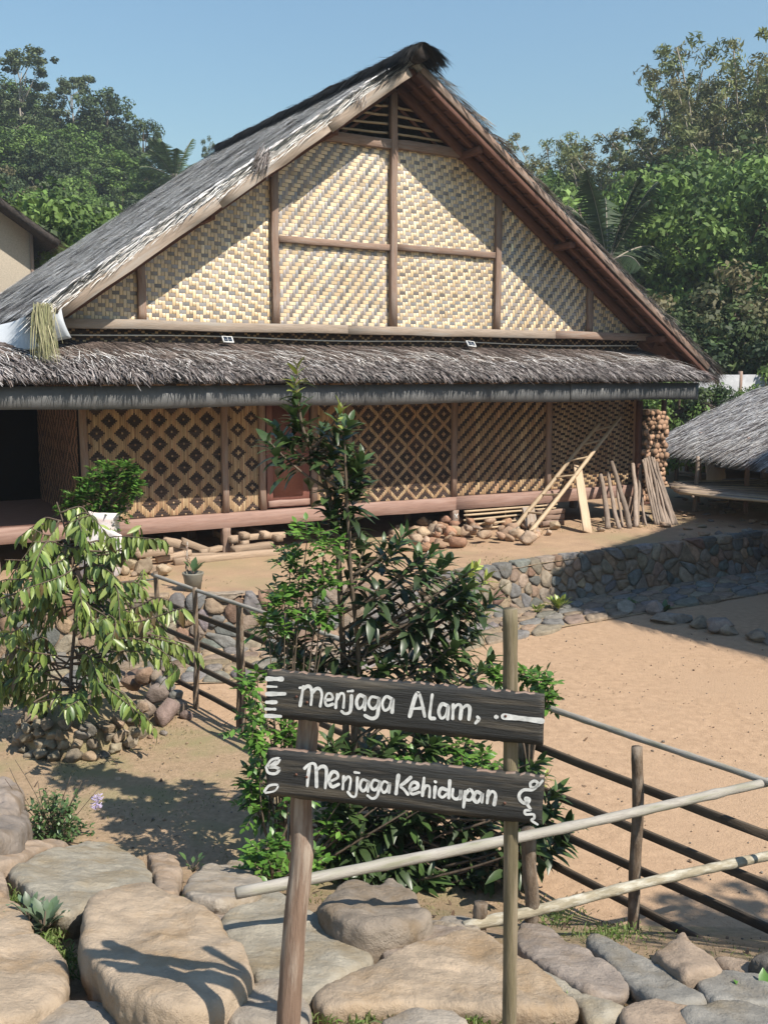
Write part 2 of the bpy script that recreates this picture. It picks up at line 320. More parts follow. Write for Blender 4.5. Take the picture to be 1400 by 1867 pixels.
def cell_stone(poly, to3, thick, dome, c, name, parent, seed, gap=.008, mat=None):
    """a stone that fills one cell; to3(a,b,h) maps the cell plane to the place"""
    g = np.random.default_rng(seed); cen = poly.mean(0); pts = []
    for i in range(len(poly)):
        p, q = poly[i], poly[(i+1) % len(poly)]
        if np.linalg.norm(q-p) < .02: continue
        pts += [p*.72+q*.28, p*.28+q*.72]
    pts = np.array(pts)
    if len(pts) < 5: return None
    size = np.sqrt(((pts-cen)**2).sum(1).mean()); k = len(pts)
    rings = []
    for f, h in ((1, -thick), (1, dome*.45), (.92, dome*.95), (.5, dome)):
        ff = f*(1-gap/size); rings.append([to3(*(cen+(p-cen)*ff+g.normal(0, size*.02, 2)), h+g.normal(0, dome*.22)) for p in pts])
    V = np.array(sum(rings, [])+[to3(*cen, dome*g.uniform(.85, 1.15))])
    Fs = [(r*k+i, r*k+(i+1) % k, (r+1)*k+(i+1) % k, (r+1)*k+i) for r in range(3) for i in range(k)]+[(3*k+i, 3*k+(i+1) % k, 4*k) for i in range(k)]
    cc = np.array(c)*.80*(1+g.normal(0, .15))*(1+g.normal(0, .03, 3))
    return obj(name, V, Fs, mat or m_stone, parent, np.tile(cc, (len(Fs), 1)), False)
# retaining wall below the terrace
wx = np.linspace(-6.0, 8.0, 400); wy = yw(wx); acc = np.concatenate([[0], np.cumsum(np.hypot(np.diff(wx), np.diff(wy)))])
def wall_pt(a, b, h):
    x = np.interp(a, acc, wx); y = np.interp(a, acc, wy); x2 = np.interp(a+.05, acc, wx); y2 = np.interp(a+.05, acc, wy)
    t = np.array([x2-x, y2-y]); t /= np.linalg.norm(t)+1e-9; nn = np.array([t[1], -t[0]]); off = h-.06+.16*(1-b/.65)
    return np.array([x+nn[0]*off, y+nn[1]*off, b])
wallE = empty('stone_retaining_wall', wall_pt(9, 0, 0), 'low retaining wall of mixed grey and reddish rubble stones holding up the earth terrace', 'wall')
WC = [(.33, .27, .215), (.29, .295, .29), (.25, .26, .26), (.38, .285, .215), (.31, .275, .235), (.215, .225, .225), (.37, .32, .26), (.37, .25, .19), (.34, .29, .24), (.40, .31, .23)]
sd_ = []
for j, b in enumerate((.045, .15, .265, .385, .50, .61)):
    a = .2+R.uniform(0, .1)
    while a < acc[-1]-.3: sd_.append((a+R.normal(0, .02), b+R.normal(0, .032))); a += R.choice([.15, .22, .30, .42, .56])*R.uniform(.8, 1.2)
sd_ = np.array(sd_); cells = voronoi(sd_, .3); wcount = []
for i, cpoly in enumerate(cells):
    if cpoly is None: continue
    p = cpoly.copy(); p[:, 1] = np.clip(p[:, 1], -.04, .70); wcount.append((i, p))
MB_rest = []
for i, p in wcount:
    x = np.interp(p[:, 0].mean(), acc, wx); c = WC[int(R.integers(len(WC)))]
    cell_stone(p, wall_pt, .12, R.uniform(.012, .05), c, 'stone', wallE, 1000+i)
b_ = MB()
for i in range(len(wx)-1):
    a0, a1 = acc[i], acc[i+1]; b_.add([wall_pt(a0, -.1, .002), wall_pt(a1, -.1, .002), wall_pt(a1, .6, .002), wall_pt(a0, .6, .002), wall_pt(a1, .6, -.35), wall_pt(a0, .6, -.35)], [(0, 1, 2, 3), (3, 2, 4, 5)])
b_.obj('mortar_core', M('wall_earth', (.26, .19, .13), (.16, .12, .085), .95, 8, bump=.8, bscale=30, spec=.1), wallE, colr=False)
# stone path along the foot of the wall
pathO = grid_obj('stone_path', np.array([-8.4, 9.5]), np.array([0, 1.]), lambda X, Y: X*0-.3, m_garden)
bpy.data.objects.remove(pathO)
pb = MB()
pxs = np.linspace(-7.5, 9.5, 120)
for i in range(len(pxs)-1):
    a, b = pxs[i], pxs[i+1]
    pb.add([(a, yw(a)-1.45, .016), (b, yw(b)-1.45, .016), (b, yw(b)-.02, .022), (a, yw(a)-.02, .022)], [(0, 1, 2, 3)])
pathO = tag(pb.obj('stone_path', m_garden, None, True, (0, 13, 0), colr=False), kind='structure')
ps = []
for v in np.arange(.22, 1.4, .24):
    x = -6.6+R.uniform(0, .3)
    while x < 7.6: ps.append((x+R.normal(0, .03), v+R.normal(0, .05))); x += R.uniform(.26, .5)*(.8 if x < 3 else 1.1)
ps = np.array(ps); pcell = voronoi(ps, .3); PC = [(.36, .31, .25), (.31, .29, .27), (.40, .32, .24), (.28, .28, .28), (.34, .27, .22)]
for i, c in enumerate(pcell):
    if c is None or ps[i, 1] > 1.5: continue
    cell_stone(c, lambda a, b, h: np.array([a, yw(a)-b, .02+h]), .03, .022+.012*R.random(), PC[int(R.integers(5))], 'stone', pathO, 5000+i, .016)
# kerb of bigger stones on the shaded side of the court
for i, t in enumerate(np.linspace(0, 1, 13)):
    p = np.array([3.55+2.1*t, 14.1-2.6*t, 0.]); p[:2] += R.normal(0, .05, 2)
    loose_rock(p-np.array([0, 0, .03]), R.uniform(.15, .22), 300+i, [(.30, .28, .26), (.26, .25, .24), (.34, .29, .24)], .55, 3, 'kerb_stone', 'rounded kerb stone in the row edging the shaded corner of the court', 'stone', 'kerb stones in the shade')
exec_after = []
# ------------------------------------------------------------------ the big bamboo house
house = empty('bamboo_house', H(0, 0, .62), 'large woven-bamboo house on short stilts with steep grey thatched gable roof', 'house')
OV = .72; SL = .705; ZU = 8.10; ZT = 8.38            # front overhang, roof slope, underside and top at the ridge
BK = -7.9                                          # how far back the roof goes
def zu(s): return ZU-SL*abs(s)
def ztp(s, d=OV): return ZT-SL*abs(s)+.025*(OV-d)       # the ridge climbs a little towards the back
def hbeam(name, a, b, w, h, mat, up=(0, 0, 1), parent=None, **k): return beam(name, H(*a), H(*b), w, h, mat, parent or house, up, **k)
def runs(mask):
    m = np.concatenate([[0], mask.astype(int), [0]]); d = np.diff(m); return list(zip(np.where(d == 1)[0], np.where(d == -1)[0]))
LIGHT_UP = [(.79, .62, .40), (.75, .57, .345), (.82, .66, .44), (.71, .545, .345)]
DARK_UP = [(.33, .29, .26), (.29, .24, .205), (.27, .265, .265), (.37, .325, .30), (.20, .175, .16), (.34, .315, .305)]  # lifted in colour to carry part of the strips' sunlit sheen
LIGHT_LO = [(.44, .315, .185), (.41, .285, .165), (.48, .35, .21), (.37, .25, .145), (.39, .25, .15)]  # lower palettes, light and dark, with eave shade worked into the colour
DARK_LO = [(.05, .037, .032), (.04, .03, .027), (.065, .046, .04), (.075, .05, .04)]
def weave(name, s0, s1, z0, z1, cw, chh, over, hc, vc, d=0., inside=None, amp=.007, parent=None, mp=None):
    """woven strips: over(i,j) true where the horizontal strip lies on top; every float is a bowed strip"""
    ni = int(round((s1-s0)/cw)); nj = int(round((z1-z0)/chh)); I, J = np.meshgrid(np.arange(ni), np.arange(nj), indexing='ij')
    om = over(I, J); cs = s0+(I+.5)*cw; cz = z0+(J+.5)*chh
    ok = inside(cs, cz) if inside is not None else np.ones_like(om, bool)
    V = []; Fq = []; C = []; n = 0
    hcol = [np.array(hc[int(R.integers(len(hc)))])*(1+R.normal(0, .07)) for _ in range(nj)]
    vcol = [np.array(vc[int(R.integers(len(vc)))])*(1+R.normal(0, .07)) for _ in range(ni)]
    def strip(a0, a1, b0, b1, horiz, c):
        nonlocal n
        ts = (0, .12, .5, .88, 1); hs = (-.001, amp*.75, amp, amp*.75, -.001)
        j = R.normal(0, .05)*cw; g = .05
        for t, h in zip(ts, hs):
            for e, eh in ((0., -.0022), (.5, 0), (1., -.0022)):
                ge = g if e == 0 else (-g if e == 1 else 0)
                if horiz: V.append((a0+(a1-a0)*t, d+h+eh, b0+(b1-b0)*(e+ge)))
                else: V.append((a0+(a1-a0)*(e+ge), d+h+eh, b0+(b1-b0)*t))
        for k in range(4):
            for e in range(2):
                q = n+k*3+e; Fq.append((q, q+3, q+4, q+1) if horiz else (q, q+1, q+4, q+3)); C.append(c)
        n += 15
    for j in range(nj):
        for a, b in runs(om[:, j] & ok[:, j]):
            strip(s0+(a-.06)*cw, s0+(b+.06)*cw, z0+j*chh, z0+(j+1)*chh, True, hcol[j]*(1+R.normal(0, .13)))
    for i in range(ni):
        for a, b in runs((~om[i]) & ok[i]):
            strip(s0+i*cw, s0+(i+1)*cw, z0+(a-.06)*chh, z0+(b+.06)*chh, False, vcol[i]*(1+R.normal(0, .11)))
    V = np.array(V); w1_, w2_ = fbm(V[::5, 0], V[::5, 2], .9, 51).repeat(5)[:len(V)], fbm(V[::5, 0], V[::5, 2], 1.1, 57).repeat(5)[:len(V)]; V[:, 1] += .010*w1_; V[:, 2] += .016*w2_
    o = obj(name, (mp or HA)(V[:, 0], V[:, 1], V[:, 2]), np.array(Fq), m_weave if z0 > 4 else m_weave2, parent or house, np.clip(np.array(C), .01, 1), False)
    return tag(o, kind='stuff')
def tw(a, p, q, sh=1): return lambda i, j: ((i+sh*j) % p) < q
def diamond(P, Q, Rr, cross=False):
    def f(i, j):
        o = np.zeros(i.shape, bool)
        for ox, oy in ((0, 0), (P//2, Q//2)):
            dx = np.abs((i+ox) % P-P//2); dy = np.abs((j+oy) % Q-Q//2); m = (dx+dy <= Rr)
            m &= ~((dx+dy == 0) if not cross else (((dx <= 1) & (dy == 0)) | ((dx == 0) & (dy <= 1))))
            o |= m
        # long vertical floats are held down now and then
        return o
    return f
def under(s, z): return z < zu(s)-.17+.03
CW, CHH = .052, .060
weave('woven_panel', -5.55, -4.2, 4.18, 5.15, CW, CHH, tw(0, 5, 2, 2), DARK_UP, LIGHT_UP, inside=under)
weave('woven_panel', -4.2, -2.1, 4.18, 6.6, CW, CHH, tw(0, 5, 2, 2), DARK_UP, LIGHT_UP, inside=under)
weave('woven_panel', -2.1, 0, 4.18, 7.14, CW, CHH, tw(0, 4, 2, -1), LIGHT_UP, DARK_UP, inside=under)
weave('woven_panel', 0, 2.1, 4.18, 7.14, CW, CHH, tw(0, 5, 2, 3), DARK_UP, LIGHT_UP, inside=under)
weave('woven_panel', 2.1, 4.2, 4.18, 6.6, CW, CHH, tw(0, 4, 2, -1), DARK_UP, LIGHT_UP, inside=under)
weave('woven_panel', 4.2, 5.6, 4.18, 5.15, CW, CHH, tw(0, 5, 2, 2), DARK_UP, LIGHT_UP, inside=under)
weave('woven_strip', -5.3, 5.5, 3.82, 4.08, .05, .032, diamond(8, 8, 3), DARK_LO, LIGHT_LO, d=-.03)
LC, LR = .0265, .0258
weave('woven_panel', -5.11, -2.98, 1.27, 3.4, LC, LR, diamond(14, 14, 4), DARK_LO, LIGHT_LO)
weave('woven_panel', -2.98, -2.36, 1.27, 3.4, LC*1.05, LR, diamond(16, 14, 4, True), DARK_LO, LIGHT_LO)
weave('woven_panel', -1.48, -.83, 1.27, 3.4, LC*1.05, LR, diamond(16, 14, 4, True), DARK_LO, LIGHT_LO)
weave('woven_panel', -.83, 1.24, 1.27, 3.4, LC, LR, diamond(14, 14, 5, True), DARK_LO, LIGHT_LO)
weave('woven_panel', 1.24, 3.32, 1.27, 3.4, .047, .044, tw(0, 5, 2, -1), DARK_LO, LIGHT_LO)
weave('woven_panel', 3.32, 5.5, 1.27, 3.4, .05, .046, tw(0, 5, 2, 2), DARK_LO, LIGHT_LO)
RED_LO = [(.30, .155, .095), (.26, .13, .08), (.33, .18, .11)]
weave('woven_panel', -9.2, -5.85, 1.27, 3.4, .045, .035, diamond(18, 22, 5, True), DARK_LO, RED_LO, d=-3.2)
def lozenge(i, j): q = np.abs((i % 26)-13)*1.0+np.abs((j % 34)-17)*.76; return (q.astype(int) % 5) < 2
weave('woven_panel', .05, 3.1, 1.27, 3.4, .040, .030, lozenge, DARK_LO, RED_LO, mp=lambda a, o_, z: HA(-5.175-o_, -a, z))
# closed inside: walls, ceiling and added sheets coloured near-black for indoor shade; floor
def hquad(name, pts, mat, parent=None, t=.02, nrm=None):
    P = np.array([H(*p) for p in pts]); nn = np.cross(P[1]-P[0], P[2]-P[0]); nn /= np.linalg.norm(nn); k = len(P)
    V = np.concatenate([P, P-nn*t]); Fs = [tuple(range(k)), tuple(range(2*k-1, k-1, -1))]+[(i, i+k, (i+1) % k+k, (i+1) % k) for i in range(k)]
    return obj(name, V, Fs, mat, parent or house)
hquad('inside_shade_sheet', [(-5.1, -.045, 1.2), (5.5, -.045, 1.2), (5.5, -.045, 3.95), (-5.1, -.045, 3.95)], m_inside_shade)
hquad('inside_shade_sheet', [(-5.5, -.046, 3.96), (5.5, -.046, 3.96), (1.35, -.046, 7.02), (-1.35, -.046, 7.02)], m_inside_shade)
hquad('inside_shade_sheet', [(-9.4, -3.26, 1.2), (-5.1, -3.26, 1.2), (-5.1, -3.26, 3.95), (-9.4, -3.26, 3.95)], m_inside_shade)
hquad('rear_wall', [(-8.4, BK+.3, .6), (5.5, BK+.3, .6), (5.5, BK+.3, 4.2), (-8.4, BK+.3, 4.2)], m_inside_shade)
hquad('rear_gable', [(-5.4, BK+.3, 4.21), (5.4, BK+.3, 4.21), (0, BK+.3, 7.9)], m_inside_shade)
hquad('side_wall', [(5.5, -.05, 1.2), (5.5, BK+.3, 1.2), (5.5, BK+.3, 4.1), (5.5, -.05, 4.1)], m_inside_shade)
hquad('side_wall', [(-5.15, -3.2, 1.3), (-5.15, -.06, 1.3), (-5.15, -.06, 3.9), (-5.15, -3.2, 3.9)], m_inside_shade)
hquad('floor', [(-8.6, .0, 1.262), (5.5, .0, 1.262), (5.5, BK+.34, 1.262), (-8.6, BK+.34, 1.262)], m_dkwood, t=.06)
hquad('ceiling', [(-8.4, -.06, 3.93), (5.45, -.06, 3.93), (5.45, BK+.35, 3.93), (-8.4, BK+.35, 3.93)], m_inside_shade, t=.02)
# timber frame
for a, b in ((-8.6, -5.0), (-5.0, -1.2), (-1.2, 1.24), (1.24, 5.6)): hbeam('floor_beam', (a+.004, .05, 1.155), (b-.004, .05, 1.155), .14, .225, m_redwood, bev=.03)
for s in (-5.11, -2.98, -2.36, -1.46, -.83, 1.24, 3.32, 5.46): hbeam('post', (s, .03, 1.27), (s, .03, 3.85), .10, .085, m_wood, up=N)
for s in (-7.6,): hbeam('post', (s, -1.2, 1.27), (s, -1.2, 3.85), .10, .1, m_dkwood, up=N)
for s in (-6.4, -4.8, -3.0, -1.0, 1.24, 3.3, 5.3):
    hbeam('stilt', (s, .05, .56), (s, .05, 1.04), .13, .13, m_wood, up=N)
    hbeam('stilt', (s, -1.6, .56), (s, -1.6, 1.2), .13, .13, m_wood, up=N)
xm = MB()                                              # white cross painted on one stilt
for q in ((-.035, -.045, .035, .045), (-.035, .045, .035, -.045)): xm.box(H(1.24+q[0], .1195, .93+q[1]), H(1.24+q[2], .1195, .93+q[3]), .004, .014, up=(0, 0, 1))
xm.obj('painted_cross', m_paint, house, colr=False)
for s in (-4.2, -2.1, 2.1, 4.2): hbeam('gable_post', (s, .045, 4.185), (s, .045, zu(s)-.12), .115, .085, m_wood, up=N, bev=.04)
hbeam('king_post', (0, .055, 4.185), (0, .055, 7.95), .12, .10, m_wood, up=N)
for a, b in ((-2.03, -.065), (.065, 2.03)): hbeam('gable_rail', (a, .04, 5.48), (b, .04, 5.46), .07, .10, m_wood)
for a, b in ((-1.4, -.065), (.065, 1.4)): hbeam('gable_rail', (a, .05, 7.10), (b, .05, 7.09), .09, .15, m_wood)
for a, b in ((-5.55, -.9), (-.895, 3.3), (3.305, 6.0)): hbeam('gable_beam', (a, .10, 4.115), (b, .10, 4.115), .15, .135, m_paleboard if a < 3 else m_wood, bev=.03)
for sg in (-1, 1):
    for k, z in enumerate((7.28, 7.42, 7.56, 7.70)):
        L_ = min((ZU-.1-z)/SL, 1.1)
        pole('vent_slat', H(sg*.07, -.02, z), H(sg*L_, -.02, z-.02), .022, .02, m_yellowbam, house, .003)
    hbeam('vent_strut', (sg*.08, -.06, 7.75), (sg*1.0, -.06, 7.12), .05, .05, m_dkwood)
# rafters, battens, purlins under the overhang
for sg, se in ((-1, 5.6), (1, 6.75)):
    hbeam('wall_rafter', (sg*.05, .08, zu(.05)-.10), (sg*5.75, .08, zu(5.75)-.10), .10, .15, m_dkwood)
    hbeam('rafter', (sg*.05, OV-.34, zu(.05)-.035), (sg*se, OV-.34, zu(se)-.035), .06, .07, m_dkwood)
    hbeam('rafter', (sg*.05, OV-.03, zu(.05)-.04), (sg*se, OV-.03, zu(se)-.04), .065, .08, m_dkwood)
    for t in np.arange(.25, se, .235):
        hbeam('batten', (sg*t, .1, zu(t)+.012), (sg*t, OV-.005, zu(t)+.012), .045, .02, m_dkwood, seg=2)
    for t in (1.32, 3.3, 5.55): hbeam('purlin', (sg*t, -.1, zu(t)-.12), (sg*t, OV-.09, zu(t)-.12), .09, .11, m_dkwood)
    hbeam('soffit_board', (sg*.02, OV/2-.3, zu(.02)+.045), (sg*se, OV/2-.3, zu(se)+.045), OV+.4, .02, m_dkwood, bev=.05)
# weathered barge boards on the sunny left rake
for a, b in ((.12, 1.5), (1.5, 3.25), (3.25, 5.55)): hbeam('barge_board', (-a, OV+.025, zu(a)+.015), (-b+.01, OV+.025, zu(b)+.01), .03, .16, m_paleboard, wob=.006, bev=.04)
hbeam('barge_board', (.12, OV+.02, zu(.12)+.09), (6.6, OV+.02, zu(6.6)+.09), .03, .10, m_wood)
# door
hbeam('door_frame', (-2.27, .025, 3.12), (-1.53, .025, 3.12), .09, .09, m_redwood)
dl = hbeam('door', (-1.91, .0, 1.29), (-1.91, .0, 3.06), .74, .035, m_door, up=N, bev=.05)
def dquad(a0, a1, b0, b1, d, t): return [H(s, dd, z) for dd in (d, d+t) for (s, z) in ((a0, b0), (a1, b0), (a1, b1), (a0, b1))]
BOXF = [(0, 3, 2, 1), (4, 5, 6, 7), (0, 1, 5, 4), (1, 2, 6, 5), (2, 3, 7, 6), (3, 0, 4, 7)]
obj('door_panel', dquad(-2.17, -1.66, 1.47, 2.95, .018, .014), BOXF, m_door, dl)
hbeam('door_rail', (-2.26, .03, 1.36), (-1.54, .03, 1.36), .02, .10, m_redwood)
# ---------------------------------------------------------------- thatch
def strands(P, D, Ln, Wd, C, lift, Nn, sag=.0):
    """P roots, D unit directions, Nn surface normals: three-joint ribbons"""
    n = len(P); S = np.cross(D, Nn); S /= np.linalg.norm(S, axis=1)[:, None]+1e-9
    V = np.zeros((n, 6, 3)); Ln = Ln[:, None]; Wd = Wd[:, None]; lift = lift[:, None]
    mid = P+D*Ln*.55+Nn*lift*.8; tip = P+D*Ln+Nn*lift-np.array([0, 0, 1])*sag*Ln
    V[:, 0] = P-S*Wd; V[:, 1] = P+S*Wd; V[:, 2] = mid-S*Wd*.9; V[:, 3] = mid+S*Wd*.9; V[:, 4] = tip-S*Wd*.25; V[:, 5] = tip+S*Wd*.25
    b = np.arange(n)[:, None]*6; Fq = np.concatenate([b+np.array([0, 1, 3, 2]), b+np.array([2, 3, 5, 4])])
    return V.reshape(-1, 3), Fq, np.concatenate([C, C])
def cat_strands(name, parts, parent):
    V = []; Fq = []; C = []; n = 0
    for v, f, c in parts: V.append(v); Fq.append(f+n); C.append(c); n += len(v)
    return tag(obj(name, np.concatenate(V), np.concatenate(Fq), m_thatch, parent, np.clip(np.concatenate(C), .008, 1), False), kind='stuff')
def pick(pal, n, jit=.15):
    pal = np.array(pal); return pal[R.integers(len(pal), size=n)]*(1+R.normal(0, jit, n))[:, None]
GREY = [(.78, .76, .73), (.72, .70, .67), (.66, .64, .61), (.84, .82, .79), (.52, .50, .47), (.70, .65, .59)]
BROWN = [(.10, .074, .062), (.075, .058, .05), (.125, .095, .08), (.17, .135, .118)]
ASH = [(.23, .20, .19), (.18, .155, .148), (.29, .258, .243), (.12, .098, .09), (.38, .35, .33), (.07, .058, .052)]
BLACK = [(.03, .03, .03), (.045, .042, .04), (.02, .02, .02), (.06, .055, .05)]
def tuft_ids(a, b, ca, cb, seed):
    j = np.floor(b/cb).astype(int); i = np.floor(a/ca+(j*.618) % 1).astype(int); return (i*7919+j*104729+seed*31) % 4096
TUFT = np.random.default_rng(3).normal(size=(4096, 3))
def vnoise(a, b, s, seed): return fbm(a, b, s, seed)
for sg, se in ((-1, 5.72), (1, 6.85)):
    nt_, nd = 44, 40; T = np.linspace(0, se, nt_); Dd = np.linspace(OV+.01, BK, nd); TT, DD = np.meshgrid(T, Dd, indexing='ij')
    top = ztp(TT, DD)-.10+.05*vnoise(TT, DD, .9, 4+sg)+.02*vnoise(TT, DD, 4, 8); bot = zu(TT)+.075
    V = np.concatenate([HA(sg*TT.ravel(), DD.ravel(), top.ravel()), HA(sg*TT.ravel(), DD.ravel(), bot.ravel())]); k = nt_*nd; Fs = []
    for i in range(nt_-1):
        for j in range(nd-1):
            a = i*nd+j; Fs += [(a, a+1, a+1+nd, a+nd), (k+a, k+a+nd, k+a+1+nd, k+a+1)]
        Fs += [(i*nd, i*nd+nd, k+i*nd+nd, k+i*nd), (i*nd+nd-1, k+i*nd+nd-1, k+i*nd+2*nd-1, i*nd+2*nd-1)]
    for j in range(nd-1): a = (nt_-1)*nd+j; Fs.append((a, a+1, k+a+1, k+a))
    roofo = obj('thatch_roof', V, Fs, m_thcore2, house, None, True)
    cs = math.cos(math.atan(SL)); down = sg*U*cs-np.array([0, 0, 1])*SL*cs; nrm = sg*U*SL*cs+np.array([0, 0, cs])
    parts = []; n = 62000 if sg < 0 else 16000
    t = se*R.random(n)**.9; d = R.uniform(BK-.05, OV+.05, n)
    P = HA(sg*t, d, ztp(t, d)-.035); tid = tuft_ids(t, d, .20, .06, 5); yaw = R.normal(0, .16, n)+.24*TUFT[tid, 1]; D = down*np.cos(yaw)[:, None]+N*np.sin(yaw)[:, None]
    pal = pick(GREY, n, .16); dark = (vnoise(t*1.0, d*2.2, 1.6, 11) > .32); pal[dark] *= .55
    pal *= (1+.20*vnoise(t*.5, d*3.2, 2.0, 17))[:, None]*np.clip(1+.30*TUFT[tid, 0], .35, 1.5)[:, None]
    for _ in range(110):                          # narrow slits at random where the straw is coloured much darker
        t0, d0 = R.uniform(.6, se), R.uniform(BK, OV); pal[(np.abs(t-t0) < R.uniform(.1, .3)) & (np.abs(d-d0-.15*(t-t0)) < R.uniform(.03, .07))] *= .16
    rg = t < .38; pal[rg] = pick(BLACK, int(rg.sum()))
    parts.append(strands(P, D, R.uniform(.16, .45, n), R.uniform(.006, .016, n), pal, R.uniform(0, .018, n)+.014*np.abs(TUFT[tid, 2]), np.tile(nrm, (n, 1)), .03))
    n = 2200; t = R.uniform(0, se, n)            # ragged fringe on the front rake
    P = HA(sg*t, R.uniform(OV-.12, OV+.03, n), ztp(t)-R.uniform(0, .22, n)); yaw = R.uniform(-.1, .35, n)*(1 if sg < 0 else .7)
    D = down*np.cos(yaw)[:, None]+N*np.sin(yaw)[:, None]; D[:, 2] -= .10*R.random(n); D /= np.linalg.norm(D, axis=1)[:, None]
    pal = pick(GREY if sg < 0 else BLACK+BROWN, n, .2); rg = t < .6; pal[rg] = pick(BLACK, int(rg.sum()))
    parts.append(strands(P, D, R.uniform(.10, .30, n)*(1+.8*(R.random(n)<.08)), R.uniform(.003, .007, n), pal, R.uniform(0, .03, n), np.tile(nrm*.6+N*.8, (n, 1)), .08))
    n = 4500; d = R.uniform(BK, OV, n)           # eave ends
    P = HA(np.full(n, sg*(se-.1)), d, ztp(se-.1, d)-R.uniform(0, .25, n)); yaw = R.normal(0, .2, n); D = down*np.cos(yaw)[:, None]+N*np.sin(yaw)[:, None]
    parts.append(strands(P, D, R.uniform(.15, .4, n), R.uniform(.005, .01, n), pick(ASH, n), R.uniform(0, .03, n), np.tile(nrm, (n, 1)), .2))
    if sg < 0:                                   # loose tufts that slid over the barge board, and a mossy bunch
        for (px, py, cnt, pl, Lh) in ((482, 292, 90, ASH, .26), (655, 186, 30, ASH, .12)):
            if not cnt: continue
            s_, z_ = hp(px, py, OV+.05); n = cnt
            P = HA(s_+R.normal(0, .06, n), OV+.05+R.uniform(-.02, .05, n), z_+.08-R.normal(0, .06, n)-.7*0)
            D = np.tile(-U*.45-np.array([0, 0, .9])+N*.12, (n, 1))+R.normal(0, .14, (n, 3)); D /= np.linalg.norm(D, axis=1)[:, None]
            parts.append(strands(P, D, R.uniform(.5, 1.2, n)*Lh, R.uniform(.003, .007, n), pick(pl, n), R.uniform(0, .03, n), np.tile(N, (n, 1)), .1))
        n = 330; s_, z_ = hp(80, 565, OV+.1)
        P = HA(s_+R.normal(0, .055, n), OV+.08+R.uniform(-.03, .06, n), z_+R.uniform(-.12, .1, n)); D = np.array([0, 0, -1.])+R.normal(0, .12, (n, 3)); D /= np.linalg.norm(D, axis=1)[:, None]
        parts.append(strands(P, D, R.uniform(.25, .62, n), R.uniform(.003, .006, n), pick([(.30, .29, .16), (.24, .24, .12), (.36, .33, .2)], n), R.uniform(0, .04, n), np.tile(N, (n, 1)), .1))
    cat_strands('thatch_straw', parts, roofo)
# black fibre ridge cap
V, Fs = tube([H(R.normal(0, .02), d, ztp(0, d)-.08+R.normal(0, .012)) for d in np.linspace(OV+.22, BK-.05, 24)], np.full(24, .14), 10)
rc = obj('ridge_cap', V, Fs, m_thcore, house, None, True)
n = 7400; d = np.concatenate([R.uniform(BK-.1, OV+.08, 5600), R.uniform(OV-.15, OV+.28, n-5600)]); sgn = R.choice([-1, 1], n); w = R.uniform(0, .22, n)
P = HA(sgn*w*.8, d, ztp(0, d)+.05-w*.4); D = sgn[:, None]*U*.80-np.array([0, 0, 1])*.62+R.normal(0, .13, (n, 3)); D[5600:] += N*.18; D /= np.linalg.norm(D, axis=1)[:, None]
cat_strands('ridge_fibre', [strands(P, D, R.uniform(.18, .42, n), R.uniform(.005, .011, n), pick(BLACK, n, .3), R.uniform(0, .04, n), np.tile([0, 0, 1.], (n, 1)), .12)], rc)
# lean-to roof over the front wall
Z1, Z2, DE = 3.93, 3.42, 1.27
def smax(d): return 5.35+.62*d/DE
def zl(d): return Z1+(Z2-Z1)*d/DE
Sg = np.linspace(0, 1, 90); Dg = np.linspace(.02, DE, 10); V = []
for sft in (0, 1):
    for j, dd in enumerate(Dg):
        s = -8.6+(smax(dd)+8.6)*Sg; z = zl(dd)-.10+.025*fbm(s, s*0+dd, 1.3, 21) if sft == 0 else np.full(90, zl(dd)-.15)
        V.append(HA(s, dd, z))
V = np.concatenate(V); k = 900; Fs = []
for j in range(9):
    for i in range(89): a = j*90+i; Fs += [(a, a+90, a+91, a+1), (k+a, k+a+1, k+a+91, k+a+90)]
    Fs += [(j*90, k+j*90, k+j*90+90, j*90+90), (j*90+89, j*90+179, k+j*90+179, k+j*90+89)]
for i in range(89): a = 9*90+i; Fs.append((a, k+a, k+a+1, a+1))
lean = obj('lean_to_roof', V, Fs, m_thcore, house, None, True)
sl_ = np.array([0, 0, 1.])*(Z2-Z1)/DE+N; sl_ /= np.linalg.norm(sl_); nl = np.array([0, 0, 1.])+N*.47; nl /= np.linalg.norm(nl); parts = []
def lean_part(n, d0, d1, pal, L0, L1, yb, lift, w=(.004, .009), sag=.05, zo=-.05):
    d = R.uniform(d0, d1, n); s = -8.6+(smax(d)+8.6)*R.random(n); P = HA(s, d, zl(d)+zo+.0)
    tid = tuft_ids(d, s, .16, .05, 9); yaw = R.normal(yb, .14, n)+.25*vnoise(s, d, .5, 31)+.2*TUFT[tid, 1]; D = sl_*np.cos(yaw)[:, None]+U*np.sin(yaw)[:, None]
    return strands(P, D, R.uniform(L0, L1, n)*np.clip(1+.25*TUFT[tid, 2], .5, 1.6), R.uniform(*w, n), pick(pal, n, .15)*np.clip(1+.32*TUFT[tid, 0], .3, 1.7)[:, None], R.uniform(0, lift, n), np.tile(nl, (n, 1)), sag)
parts += [lean_part(12000, .0, .78, BROWN, .3, .65, .42, .03), lean_part(12000, .66, 1.14, ASH, .10, .34, .30, .10, (.004, .011), .12), lean_part(900, .4, 1.0, GREY, .1, .3, .3, .12, (.004, .008), .1),
          lean_part(9000, 1.10, 1.24, ASH, .06, .15, .2, .05, (.005, .010), .25), lean_part(6000, 1.18, 1.27, BROWN+BLACK, .04, .10, .1, .02, (.005, .01), .35, -.09), lean_part(500, .1, .5, GREY, .3, .8, .5, .09, (.002, .004))]
